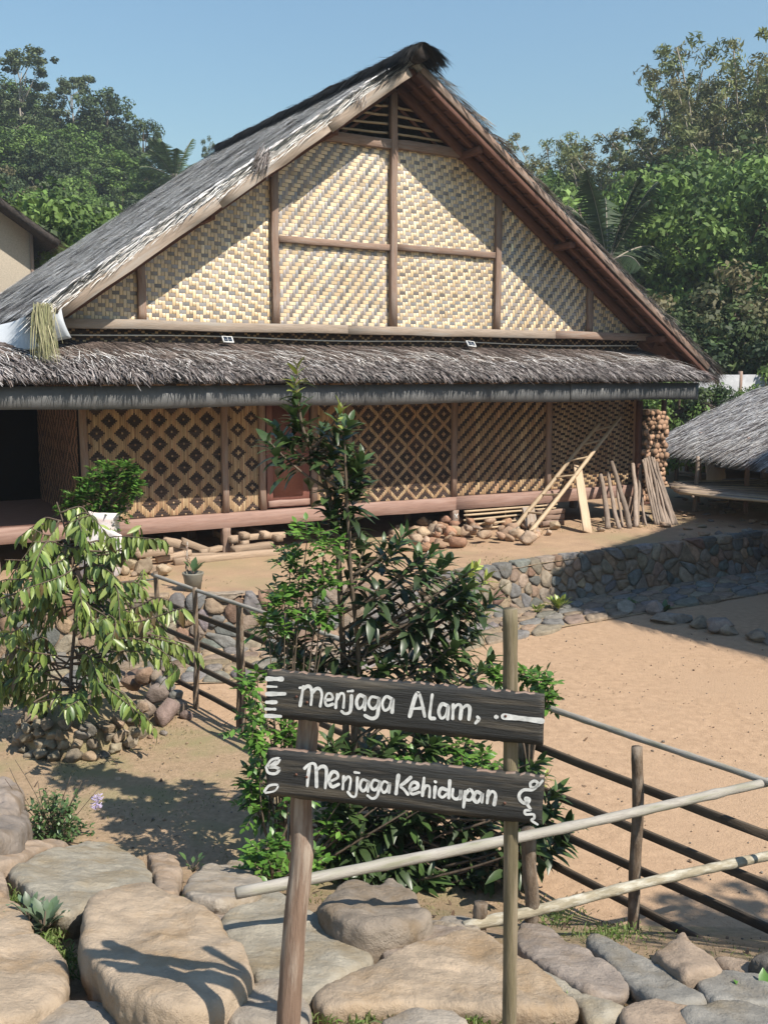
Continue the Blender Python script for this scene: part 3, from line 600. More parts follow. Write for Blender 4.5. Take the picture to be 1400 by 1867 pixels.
n = 2600; dd = R.uniform(0, DE, n); P = HA(smax(dd)-R.uniform(0, .12, n), dd, zl(dd)-R.uniform(.02, .12, n)); D = sl_*.8+U*.5+R.normal(0, .15, (n, 3)); D /= np.linalg.norm(D, axis=1)[:, None]
parts.append(strands(P, D, R.uniform(.1, .24, n), R.uniform(.004, .009, n), pick(ASH+BROWN, n, .2), R.uniform(0, .04, n), np.tile(nl, (n, 1)), .2))
cat_strands('thatch_straw', parts, lean)
# fascia sheet below it, slightly rippled, in lapped lengths
fs = [(-8.7, -5.2), (-5.2, -1.1), (-1.1, 2.9), (2.9, 5.86)]
for q, (a, b) in enumerate(fs):
    n = 50; s = np.linspace(a-.03, b+.03, n); dv = 1.155+.006*q+.008*np.sin(s*3.1+q)+.006*np.sin(s*9+q*2); V = []; zb = 2.945+.010*np.sin(s*1.7); zt_ = 3.25+.0*s
    endcut = np.where(s > 5.8, .0, 0)
    for dd, zz in ((0, zb), (.0, zb*.6+zt_*.4), (.0, zt_), (-.012, zt_), (-.012, zb)): V.append(HA(s, dv+dd, zz))
    V = np.concatenate(V); Fs = [(r_*n+i, r_*n+i+1, (r_+1)*n+i+1, (r_+1)*n+i) for r_ in range(4) for i in range(n-1)]+[(4*n+i, 4*n+i+1, i+1, i) for i in range(n-1)]+[(0, n, 2*n, 3*n, 4*n), (n-1, 5*n-1, 4*n-1, 3*n-1, 2*n-1)]
    obj('fascia_sheet', V, Fs, m_fascia, lean, None, False)
pole('eave_pole', H(-8.5, 1.02, 3.14), H(5.8, 1.02, 3.14), .04, .035, m_dkwood, lean, .004)
mb = MB(); s = np.linspace(-5.25, 5.4, 60); mb.tube(HA(s, .05, Z1+.035+.015*np.sin(s*1.4)-.003*(s+5)), .010, 6); mb.obj('thatch_batten', m_line, lean, True, colr=False)
# tarpaulin hanging from the roof edge
nu, nv = 24, 12; V = []
def tpp(px, py, d): q = hp(px, py, d); return H(q[0], d, q[1])
TR, BR, TL, BL = tpp(112, 556, OV+.02), tpp(131, 616, OV+.12), tpp(-40, 606, -.35), tpp(-40, 664, -.1)
for i in range(nu):
    for j in range(nv):
        a, b = i/(nu-1), j/(nv-1); q = (TR*(1-a)+TL*a)*(1-b)+(BR*(1-a)+BL*a)*b
        V.append(q+(N*.6-U*.8)*(.03*math.sin(8*a+2.5*b)+.018*math.sin(19*a-2*b)+.03*math.sin(math.pi*b))+np.array([0, 0, .012*math.sin(13*a)*b]))
W = np.array(V); Fs = [(i*nv+j, i*nv+j+1, (i+1)*nv+j+1, (i+1)*nv+j) for i in range(nu-1) for j in range(nv-1)]
tp_ = obj('tarpaulin', W, Fs, m_tarp, None, None, True); tag(tp_, 'off-white tarpaulin hanging under the left edge of the grey thatch', 'tarpaulin')
sm = tp_.modifiers.new('thickness', 'SOLIDIFY'); sm.thickness = .006
# two small solar lamps lying on the lean-to thatch
for px, py, lb in ((414, 626, 'small white-framed solar lamp lying on the thatch towards the tarpaulin'), (856, 637, 'small white-framed solar lamp lying on the thatch right of the king post')):
    s_, z_ = hp(px, py, .16); e = empty('solar_lamp', H(s_, .16, zl(.16)), lb, 'solar lamp', 'solar lamps on the thatch')
    t = R.normal(0, .2); ex = (U*math.cos(.2)+np.array([0, 0, 1])*math.sin(t*.3)); ey = np.array([0, 0, .75])-N*.66; c = H(s_, .20, zl(.16)+.06)
    nn = np.cross(ex, ey); nn /= np.linalg.norm(nn)
    if nn@N < 0: nn = -nn
    def pl(a, b, h): return c+ex*a+ey*b+nn*h
    def pb2(a0, a1, b0, b1, h0, h1): return [pl(a, b, h) for h in (h0, h1) for a, b in ((a0, b0), (a1, b0), (a1, b1), (a0, b1))]
    obj('lamp_frame', pb2(-.085, .085, -.06, .06, -.012, .008), BOXF, m_whitepl, e)
    obj('solar_cell', pb2(-.065, -.004, -.045, .045, .0085, .012), BOXF, m_glass, e); obj('solar_cell', pb2(.004, .065, -.045, .045, .0085, .012), BOXF, m_glass, e)
# ------------------------------------------------------------------ things in front of the house
def on_wall(px, py, d=.14): s, z = hp(px, py, d); return H(s, d, z)
TZ = .63
lad = empty('bamboo_ladder', gz(950, 970, TZ), 'pale bamboo ladder leaning against the woven wall above the stone heap', 'ladder')
ra0, ra1 = gz(935, 966, TZ), on_wall(1092, 772, .16); rb0, rb1 = gz(963, 974, TZ), on_wall(1131, 760, .16)
pole('rail', ra0, ra1, .042, .032, m_yellowbam, lad, .008, nodes=9); pole('rail', rb0, rb1, .042, .032, m_yellowbam, lad, .008, nodes=9)
for t in (.16, .32, .48, .64, .79, .92):
    a, b = ra0+(ra1-ra0)*t, rb0+(rb1-rb0)*t; e = (b-a)*.08; pole('rung', a-e, b+e, .019, .019, m_yellowbam, lad, .002)
beam('leaning_plank', gz(1071, 971, TZ)+[0, 0, .0], on_wall(1052, 849, .16), .20, .03, m_fresh, up=(float(N[0]), float(N[1]), .3), wob=.002)
tag(bpy.data.objects['leaning_plank'], 'fresh pale plank propped upright beside the bamboo ladder', 'plank')
sticks = [((1108, 963), (1095, 866), .055, 'thick straight pole propped next to the pale plank'), ((1129, 963), (1108, 862), .045, None), ((1147, 962), (1116, 842), .055, None), ((1135, 958), (1122, 868), .03, None),
          ((1159, 960), (1154, 845), .05, None), ((1162, 955), (1166, 848), .04, None), ((1178, 957), (1160, 880), .025, None), ((1172, 956), (1168, 860), .02, None)]
sticks += [((1196+4.2*k, 957-abs(k-5)*.3), (1172+2.7*k+R.normal(0, 3), 838+R.uniform(-6, 16)), R.uniform(.022, .045), 'b') for k in range(10)]
for i, (b, t, r_, lb) in enumerate(sticks):
    p0 = gz(*b, TZ); s_, d_ = sd(p0); zt_ = hp(*t, .22)[1]; p1 = H(hp(*t, .22)[0], .22, zt_)
    if lb == 'b': p1 = H(hp(t[0], t[1], .35)[0], .35, hp(t[0], t[1], .35)[1])
    o = pole('cut_pole', p0-np.array([0, 0, .02]), p1, r_, r_*.75, m_stick, None, .012, 8)
    if lb == 'b': tag(o, 'thin bare branch in the bundle propped against the firewood stack', 'pole', 'branches bundled by the firewood')
    else: tag(o, lb or 'bare cut pole in the row leaning on the wall between plank and branch bundle', 'pole', None if lb else 'poles leaning on the wall')
# firewood stack beyond the corner of the wall
s0, _ = hp(1190, 800, .15); rows = 19
for j in range(rows):
    for i in range(5):
        rr = R.uniform(.046, .073); s_ = s0-.26+.125*i+(.06 if j % 2 else 0)+R.normal(0, .012); z_ = .98+.093*j+R.normal(0, .01); L_ = R.uniform(.5, .6); dd = R.normal(0, .03)
        a = np.linspace(0, 2*math.pi, 8, endpoint=False)+R.uniform(0, 1); prof = rr*(1+R.normal(0, .1, 8))
        V = [H(s_+prof[k]*math.cos(a[k]), .22+dd-L_*q, z_+prof[k]*math.sin(a[k])) for q in (0, 1) for k in range(8)]
        Fs = [tuple(range(8)), tuple(range(15, 7, -1))]+[(k, k+8, (k+1) % 8+8, (k+1) % 8) for k in range(8)]
        V = np.array(V); og = V.mean(0)
        o = place('firewood_log', mesh('firewood_log', V-og, Fs, None, False, [m_logend, m_bark], [0, 0]+[1]*8), None, Matrix.Translation(og.tolist())); tag(o, 'round-cut firewood log with orange-brown end in the tall stack at the wall corner', 'log', 'firewood logs in the stack')
beam('stack_post', H(s0-.36, .12, .6), H(s0-.36, .12, 2.9), .10, .10, m_dkwood, house, up=N); beam('stack_post', H(s0+.40, .0, .6), H(s0+.40, .0, 2.9), .08, .08, m_dkwood, house, up=N)
beam('stack_shelf', H(s0-.36, -.1, .9), H(s0+.42, -.1, .9), .6, .06, m_dkwood, house)
# crate, grey slab, slatted pen
def crate():
    p = gz(1035, 966, TZ); s_, d_ = sd(p); e = empty('wooden_crate', p, 'small weathered slatted wooden crate behind the pale plank', 'crate')
    for k, z in enumerate((.70, .80, .90)):
        hbeam('slat', (s_-.22, .32, z), (s_+.28, .32, z), .018, .085, m_wood, parent=e, seg=3); hbeam('slat', (s_-.24, .30, z), (s_-.24, -.02, z), .018, .085, m_wood, parent=e, seg=3); hbeam('slat', (s_+.30, .30, z), (s_+.30, -.02, z), .018, .085, m_wood, parent=e, seg=3)
    for a in (-.215, .275): hbeam('corner_post', (s_+a, .295, .63), (s_+a, .295, .95), .035, .03, m_wood, up=N, parent=e, seg=3)
    hbeam('base', (s_-.22, .14, .65), (s_+.28, .14, .65), .3, .03, m_wood, parent=e, seg=3)
    o = hbeam('grey_slab', (s_-.47, .30, .62), (s_-.47, .22, 1.02), .26, .05, m_paleboard, up=N, parent=None); o.parent = None; o.matrix_basis = frame(H(s_-.47, .34, .62), H(s_-.47, .20, 1.02), N)[0]
    tag(o, 'short grey wooden slab standing on edge left of the crate', 'slab')
crate()
pen = empty('bamboo_pen', H(2.3, .1, .62), 'low pen of horizontal bamboo canes under the floor beam', 'pen')
for k, z in enumerate((.66, .75, .84, .93, 1.0)): pole('cane', H(1.42, .09+R.normal(0, .01), z), H(3.5, .09, z+R.normal(0, .012)+.01), .020, .018, m_yellowbam, pen, .004)
for s in (1.5, 2.35, 3.2): pole('upright', H(s, .055, .60), H(s, .055, 1.03), .016, .015, m_yellowbam, pen, .002)
# stone heap
heap = []
for k in range(92):
    px = R.uniform(715, 985); t = (px-715)/270; p = gz(px, R.uniform(975, 1008)-18*t, TZ); mid = math.sin(math.pi*min(max(t*1.0, 0), 1)); lay = R.random()**1.6
    q = p+np.array([0, 0, -.03+.24*lay*mid]); q[1] += .35*lay; r_ = R.uniform(.07, .14)*(1.25 if lay < .3 else 1)
    loose_rock(q, r_, 700+k, [(.46, .34, .25), (.42, .30, .22), (.38, .31, .25), (.48, .37, .28), (.44, .27, .19)], .8, 2, 'rubble_rock', 'broken tan rock in the heap of rubble below the foot of the ladder', 'rock', 'rubble heap by the ladder')
for (px, py, r_, lb) in ((958, 992, .17, 'angular tan rock alone at the ladder foot'), (1008, 965, .13, 'smooth grey rock in front of the crate'), (1000, 975, .08, 'small angular stone before the crate'), (1094, 968, .09, 'small tan stone at the foot of the pale plank')):
    loose_rock(gz(px, py, TZ)-[0, 0, .02], r_, int(px), [(.44, .35, .27)], .8, 3, 'rock', lb, 'rock')
for k, (px, py, r_) in enumerate(((237, 1038, .14), (262, 1047, .13), (283, 1045, .10), (297, 1048, .11), (250, 1020, .09), (268, 1018, .08), (224, 1048, .12), (244, 1050, .06), (205, 1050, .13), (185, 1056, .12))):
    loose_rock(gz(px, py, TZ)-[0, 0, .02], r_, 900+k, [(.36, .29, .22), (.42, .34, .26)], .85, 3, 'rounded_rock', 'rounded brown stone lying in the row beside the stacked timbers', 'rock', 'rounded stones by the timbers')
for k in range(26):
    px = R.uniform(1100, 1215); loose_rock(gz(px, R.uniform(945, 962), TZ)-[0, 0, .02], R.uniform(.05, .10), 960+k, ROCKC, .8, 2, 'rubble_rock', 'small rock lying among the feet of the leaning poles', 'rock', 'rocks under the poles')
# stacked timbers under the floor
tb = [((318, 1032), (522, 1018), .10, .62), ((330, 1018), (420, 1030), .08, .62), ((248, 1012), (310, 1000), .09, .75), ((290, 998), (365, 1012), .11, .86), ((285, 1020), (350, 1008), .08, .72), ((300, 985), (345, 996), .12, .95),
      ((330, 985), (378, 1003), .10, .93), ((420, 1000), (500, 995), .10, .76), ((425, 982), (520, 975), .09, .95), ((360, 1005), (425, 996), .08, .80), ((240, 1000), (290, 1010), .07, .8)]
tl = ['long squared timber lying lowest on the ground before the stack', 'short timber end poking out from under the long beam', 'timber at the end of the pile nearest the rounded stones', 'slanting timber lying across the pile', 'thin timber under the slanting ones', 'topmost tilted timber of the pile', 'tilted timber leaning on the stilt', 'timber resting on the long beam right of the stilt', 'upper timber right of the stilt', 'small timber tucked behind the stilt', 'thin timber half hidden by the tree leaves']
for i, ((x0, y0_), (x1, y1), w, z) in enumerate(tb):
    d_ = .55 if i == 0 else (.35 if z < .8 else .05); a = hp(x0, y0_, d_); b = hp(x1, y1, d_)
    za = max(a[1], .62+w/2); zb = max(b[1], .62+w/2); o = beam('timber', H(a[0], d_+R.normal(0, .1)*(i > 0), za), H(b[0], d_+R.normal(0, .1)*(i > 0), zb), w*1.2, w, m_timber, None, wob=.002, bev=.03); tag(o, tl[i], 'timber', 'timbers stacked under the house')
for k, (px, py) in enumerate(((426, 985), (448, 978), (486, 976), (446, 992), (508, 982))):
    s_, z_ = hp(px, py, .2); o = beam('timber_offcut', H(s_, .25, z_), H(s_+.02, -.7, z_), .11, .10, m_timber, None, seg=3); tag(o, 'square timber end facing out of the pile right of the stilt', 'timber', 'timber ends facing out')
# white sack with a bushy plant, bucket on the wall
def lathe(prof, k=16):
    a = np.linspace(0, 2*math.pi, k, endpoint=False); V = np.concatenate([np.stack([r*np.cos(a), r*np.sin(a), np.full(k, z)], -1) for r, z in prof])
    Fs = [(i*k+j, i*k+(j+1) % k, (i+1)*k+(j+1) % k, (i+1)*k+j) for i in range(len(prof)-1) for j in range(k)]; return V, Fs+[tuple(range(k-1, -1, -1))]
pp = gz(353, 1076, TZ); pot = empty('potted_plant', pp, 'small leafy plant in a grey-brown bucket standing on the terrace edge', 'potted plant')
V, Fs = lathe([(.095, 0), (.125, .18), (.14, .22), (.14, .235), (.12, .235), (.11, .20), (.02, .195)]); obj('bucket', V+pp, Fs, m_pot, pot, None, True)
spk = gz(182, 1060, TZ)
V, Fs = lathe([(.20, 0), (.27, .10), (.29, .30), (.27, .50), (.25, .66), (.29, .74), (.24, .70), (.20, .60), (.02, .58)], 26)
V = V*np.array([1, .8, 1.3]); V += np.array([noise.noise_vector(Vector(v)*5.)[:] for v in V])*.045; V[:, 0] += V[:, 2]*.05; sackplant = empty('sack_planted_shrub', spk, 'bushy bright green shrub growing from a white plastic sack', 'shrub')
obj('sack', V+spk, Fs, m_sack, sackplant, None, True)
V = np.array([noise.noise_vector(Vector((i*.3, j*.4, 2)))[:] for i in range(7) for j in range(7)])*.04+np.array([(.08+.05*i, -.24-.0*j, .36+.075*j-.02*i) for i in range(7) for j in range(7)])
o = obj('sack_flap', V+spk, [(i*7+j, i*7+7+j, i*7+8+j, i*7+j+1) for i in range(6) for j in range(6)], m_sack, sackplant, None, True); md = o.modifiers.new('t', 'SOLIDIFY'); md.thickness = .004
mb = MB(); P = [gz(x, y, TZ)+[0, 0, .02] for x, y in ((-60, 1092), (40, 1085), (120, 1078), (210, 1066), (290, 1058))]; mb.tube(smoothpts(P), .014, 6); tag(mb.obj('garden_hose', m_hose, None, True, colr=False), 'thin dark hose lying along the terrace behind the drooping tree', 'hose')
# ------------------------------------------------------------------ fences
fence = empty('bamboo_fence', (PA[0], PA[1], 0), 'long five-rail bamboo fence between the garden and the sandy court', 'fence')
PL = [(-2.45, 10.58), (-1.93, 9.89), (-1.39, 9.26), (-.82, 8.52), (-.24, 7.78), (.34, 7.03), (.91, 6.29), (1.48, 5.55), (2.16, 4.80)]
dv = (PB-PA)/np.linalg.norm(PB-PA); nv_ = np.array([dv[1], -dv[0]])
if nv_[0] > 0: nv_ = -nv_
for i, p in enumerate(PL):
    big = i >= 6; g = float(bank(p[0], p[1])); pole('post', (p[0], p[1], g-.08), (p[0]+R.normal(0, .012), p[1], 1.235+R.uniform(0, .03)+(.03 if i < 2 else 0)), .036 if big else .032, .032 if big else .026, m_fpost, fence, .008, 10)
    if i in (2, 4, 6): pole('post', (p[0]+dv[0]*.07, p[1]+dv[1]*.07, g-.05), (p[0]+dv[0]*.07, p[1]+dv[1]*.07, 1.26), .026, .022, m_fpost, fence, .008, 8)
for k, z in enumerate((1.25, .975, .69, .44, .19)):
    off = nv_*(-.045 if k else 0)
    segs = [(-.05, 2.9), (2.75, 5.2), (5.05, 7.25)]
    for q, (a, b) in enumerate(segs):
        za = z+(-.03*k*.3 if q == 0 else 0); A = PA+dv*a+off; B = PA+dv*b+off
        if k == 0: pole('top_rail', (A[0], A[1], z+.012*q), (B[0], B[1], z+.012*q+.004), .021, .017, m_bamboo, fence, .006, nodes=6)
        else: beam('rail', (A[0], A[1], za+R.normal(0, .008)), (B[0], B[1], za+R.normal(0, .008)), .022, .052, m_slat, fence, wob=.0028, seg=5)
fenceB = empty('lichened_fence', (2.03, 5.04, float(bank(2.03, 5.04))), 'short two-rail fence of pale lichened bamboo climbing beside the boulders', 'fence')
pole('top_rail', (-.62, 3.93, 1.245), (2.75, 5.33, 1.27), .025, .023, m_bamboo, fenceB, .008, nodes=8, k=12)
B1 = gY(845, 1690, 4.42); B2 = gY(1470, 1543, 5.2); pole('lower_rail', B1, B2, .027, .025, m_lichen, fenceB, .006, nodes=6, k=12)
for px, py, Y, zt_ in ((968, 1692, 4.52, 1.22), (880, 1715, 4.42, .9)):
    b = gY(px, py, Y); pole('post', (b[0], b[1]+.05, b[2]-.1), (b[0]-.01, b[1]+.06, zt_), .036, .034, m_fpost, fenceB, .006, 10)
# ------------------------------------------------------------------ sign
YL, YR = 2.78, 2.60
sign = empty('wooden_sign', (0, 2.8, 1.3), 'hand-painted wooden sign of two black boards nailed to two round posts', 'sign')
boards = [[(487, 1223), (992, 1268), (989, 1361), (485, 1307)], [(487, 1366), (992, 1418), (987, 1505), (484, 1450)]]
def crop2(cx, cy): return 460+cx/2.5, 1200+cy/2.5
STR = [[ # upper board
 (10, [(70, 93), (140, 95)]), (5, [(70, 128), (115, 130)]), (9, [(68, 162), (155, 162)]), (8, [(65, 200), (112, 200)]), (6, [(62, 231), (108, 232)]), (8, [(62, 262), (135, 265)]),
 (9, [(1121, 268), (1126, 268)]), (12, [(1156, 266), (1230, 274), (1318, 285)]),
 (7, [(243, 130), (236, 170), (228, 215)]), (7, [(241, 142), (262, 128), (279, 136), (283, 170), (279, 212)]), (7, [(283, 160), (303, 140), (322, 142), (331, 168), (323, 219)]), (5, [(226, 135), (242, 132)]),
 (6, [(350, 192), (380, 186), (376, 165), (358, 162), (346, 188), (354, 216), (383, 210)]), (6, [(403, 165), (399, 195), (396, 226)]), (6, [(402, 188), (419, 162), (435, 170), (432, 226)]),
 (5, [(452, 152), (476, 150)]), (7, [(470, 172), (468, 215), (462, 246), (440, 254), (424, 243)]), (7, [(531, 178), (507, 170), (493, 200), (503, 230), (525, 215), (534, 176), (531, 236)]),
 (7, [(592, 182), (562, 178), (549, 208), (568, 232), (592, 212), (597, 180), (593, 240), (585, 268), (562, 276), (532, 262)]), (7, [(656, 187), (630, 176), (612, 206), (622, 238), (645, 226), (660, 186), (657, 247)]),
 (8, [(737, 266), (748, 225), (762, 180), (776, 160), (790, 195), (805, 266)]), (6, [(745, 232), (800, 228)]), (7, [(839, 168), (832, 220), (828, 270), (848, 276)]),
 (7, [(906, 217), (882, 210), (868, 243), (879, 274), (900, 260), (911, 216), (908, 278)]), (7, [(933, 214), (930, 276)]), (7, [(932, 232), (953, 212), (968, 224), (964, 276)]), (7, [(968, 234), (992, 216), (1006, 230), (1002, 280)]), (7, [(1040, 268), (1045, 279), (1031, 297)]),
 ], [ # lower board
 (6, [(66, 492), (92, 462), (128, 457), (116, 480), (78, 494), (110, 497), (128, 506), (110, 525), (76, 521), (64, 496)]), (5, [(84, 488), (112, 470)]), (5, [(56, 606), (80, 580), (121, 578), (106, 604), (62, 613)]),
 (7, [(273, 492), (266, 535), (262, 582)]), (7, [(249, 502), (268, 486), (290, 480), (303, 500), (306, 585)]), (7, [(304, 512), (330, 494), (352, 508), (347, 592)]),
 (7, [(370, 562), (404, 545), (402, 524), (380, 520), (364, 553), (378, 586), (410, 575)]), (6, [(433, 540), (429, 597)]), (6, [(432, 562), (453, 541), (466, 554), (460, 599)]), (5, [(484, 521), (506, 524)]), (6, [(497, 546), (494, 600), (488, 630), (470, 630), (453, 611)]),
 (6, [(546, 562), (521, 555), (509, 585), (522, 606), (540, 592), (549, 560), (546, 609)]), (6, [(597, 562), (573, 557), (561, 584), (575, 602), (595, 586), (602, 560), (590, 625), (566, 641), (544, 627)]), (6, [(641, 572), (620, 563), (606, 590), (618, 613), (636, 600), (645, 570), (643, 613)]),
 (8, [(686, 536), (680, 575), (675, 618)]), (7, [(741, 545), (715, 568), (696, 584), (712, 600), (729, 622)]), (7, [(740, 603), (772, 590), (770, 570), (749, 569), (737, 595), (748, 620), (780, 612)]), (7, [(802, 547), (798, 590), (795, 627)]), (6, [(798, 602), (813, 582), (827, 590), (826, 633)]),
 (7, [(852, 588), (848, 636)]), (6, [(851, 563), (854, 565)]), (7, [(906, 602), (880, 595), (869, 620), (884, 635), (906, 618)]), (7, [(917, 560), (913, 637)]), (7, [(931, 598), (929, 630), (946, 643), (963, 630), (967, 600), (963, 641)]),
 (7, [(986, 608), (982, 645), (978, 680)]), (7, [(985, 622), (1006, 600), (1021, 620), (1009, 646), (986, 645)]), (7, [(1056, 618), (1036, 610), (1022, 635), (1035, 657), (1053, 642), (1062, 616), (1059, 657)]), (7, [(1088, 606), (1082, 660)]), (7, [(1085, 628), (1104, 607), (1119, 624), (1113, 667)]),
 (6, [(1322, 558), (1303, 580), (1276, 590), (1270, 570), (1288, 559), (1302, 572), (1280, 598), (1242, 600), (1222, 620), (1225, 645), (1245, 661), (1262, 654), (1264, 641), (1249, 639), (1258, 668), (1270, 690), (1247, 694), (1250, 711), (1282, 711), (1286, 728), (1274, 738), (1300, 757)]),
 ]]
for q, cn in enumerate(boards):
    Tl, Tr, Br, Bl = [gY(*c, Y) for c, Y in zip(cn, (YL, YR, YR, YL))]
    nb = np.cross(Tr-Tl, Bl-Tl); nb /= np.linalg.norm(nb)
    if nb[1] > 0: nb = -nb
    def bp(a, b, h): return (Tl*(1-a)+Tr*a)*(1-b)+(Bl*(1-a)+Br*a)*b+nb*h
    na, nbv = 60, 8; V = []; wav = [R.normal(0, .012, na+1) for _ in range(2)]
    for hh in (0, -.022):
        for i in range(na+1):
            for j in range(nbv+1):
                b = j/nbv; e = (wav[0][i] if j == 0 else wav[1][i] if j == nbv else 0); a_ = i/na; ed = 0
                if hh == 0 and (j in (0, nbv) or i in (0, na)): ed = -.003
                V.append(bp(a_+(R.normal(0, .001) if i in (0, na) else 0), b+e, hh+ed))
    k = (na+1)*(nbv+1); w1 = nbv+1; Fs = []; mi = []
    for i in range(na):
        for j in range(nbv): a = i*w1+j; Fs += [(a, a+1, a+1+w1, a+w1), (k+a, k+a+w1, k+a+1+w1, k+a+1)]; mi += [0, 0]
        Fs += [(i*w1, i*w1+w1, k+i*w1+w1, k+i*w1), (i*w1+nbv, k+i*w1+nbv, k+i*w1+w1+nbv, i*w1+w1+nbv)]; mi += [1 if R.random() < .6 else 0, 0]
    for j in range(nbv): Fs += [(j, k+j, k+j+1, j+1), (na*w1+j, na*w1+j+1, k+na*w1+j+1, k+na*w1+j)]; mi += [0, 0]
    m, L_ = frame(Tl, Tr, (0, 0, 1)); mi4 = np.array(m.inverted()); V = np.array(V)@mi4[:3, :3].T+mi4[:3, 3]
    bo = place('board', mesh('board', V, Fs, None, False, [m_board, m_wood], mi), sign, m)
    tag(bo, ('upper board reading Menjaga Alam with white bars', 'lower board reading Menjaga Kehidupan with leaf and vine marks')[q])
    c4 = [((c[0]-460)*2.5, (c[1]-1200)*2.5) for c in cn]
    def tocell(cx, cy):
        a = .5
        for _ in range(4):
            ty = c4[0][1]*(1-a)+c4[1][1]*a; by = c4[3][1]*(1-a)+c4[2][1]*a; b = (cy-ty)/(by-ty)
            xl = c4[0][0]*(1-b)+c4[3][0]*b; xr = c4[1][0]*(1-b)+c4[2][0]*b; a = (cx-xl)/(xr-xl)
        return a, b
    for w, pts in STR[q]:
        mb = MB()
        P = smoothpts(pts, 6) if len(pts) > 2 else np.array([np.array(pts[0])*(1-t)+np.array(pts[1])*t for t in np.linspace(0, 1, 12)])
        T = np.gradient(P, axis=0); T /= np.linalg.norm(T, axis=1)[:, None]+1e-6; S = np.stack([-T[:, 1], T[:, 0]], -1)
        ww = w*(1+.16*np.sin(np.linspace(0, 5, len(P))+R.uniform(0, 6))+R.normal(0, .03, len(P)))*1.05
        Lf = P+S*ww[:, None]; Rt = P-S*ww[:, None]
        cap0 = [P[0]+ww[0]*(math.cos(t)*S[0]-math.sin(t)*T[0]) for t in np.linspace(0, math.pi, 6)[1:-1]]; cap1 = [P[-1]+ww[-1]*(-math.cos(t)*S[-1]+math.sin(t)*T[-1]) for t in np.linspace(0, math.pi, 6)[1:-1]]
        hgt = .0012+.0003*R.random(); X = lambda arr: [bp(*tocell(*p), hgt) for p in arr]
        n = len(P); mb.add(X(Lf)+X(Rt), [(i, i+1, n+i+1, n+i) for i in range(n-1)]); W_ = mb.V[0]; m0 = X(cap0); m1 = X(cap1); mb.V = [np.array(list(W_)+m0+m1)]; z_ = 2*n; mb.F += [(0, z_, z_+1, z_+2, z_+3, n), (2*n-1, z_+4, z_+5, z_+6, z_+7, n-1)]; mb.C += [(1, 1, 1)]*2
        mb.F = [f if np.cross(mb.V[0][f[1]]-mb.V[0][f[0]], mb.V[0][f[-1]]-mb.V[0][f[0]])@nb > 0 else f[::-1] for f in mb.F]
        mb.obj('brush_stroke', m_paint, bo, colr=False)
    for a in (.115, .155, .87):
        p = bp(a, .45+R.normal(0, .1), .0015); mb = MB(); mb.tube([p-nb*.004, p+nb*.001], .004, 8); mb.obj('nail_head', m_dkwood, bo, colr=False)
bx = lambda px, py, Y: gY(px, py, Y)
PT = [bx(567, 1250, 2.855), bx(562, 1330, 2.855), bx(549, 1460, 2.85), bx(551, 1560, 2.84), bx(538, 1680, 2.83), bx(526, 1867, 2.82)]; PT.append(PT[-1]+np.array([-.015, 0, -.35])); P = smoothpts(PT, 5)
V, Fs = tube(P, np.interp(np.linspace(0, 1, len(P)), [0, .3, .45, 1], [.031, .033, .034, .038])*(1+R.normal(0, .02, len(P))), 14); m, _ = frame(P[-1], P[0]); mi4 = np.array(m.inverted()); V = V@mi4[:3, :3].T+mi4[:3, 3]
place('post', mesh('post', V, Fs, None, True, m_signpost), sign, m)
PT = [bx(930, 1110, 2.665), bx(930, 1300, 2.665), bx(931, 1520, 2.66), bx(928, 1867, 2.65)]; PT.append(PT[-1]+np.array([-.005, 0, -.4])); P = smoothpts(PT, 7)
V, Fs = tube(P, np.full(len(P), .0205)*(1+R.normal(0, .02, len(P))), 12); m, _ = frame(P[-1], P[0]); mi4 = np.array(m.inverted()); V = V@mi4[:3, :3].T+mi4[:3, 3]
place('post', mesh('post', V, Fs, None, True, m_signpost2), sign, m)
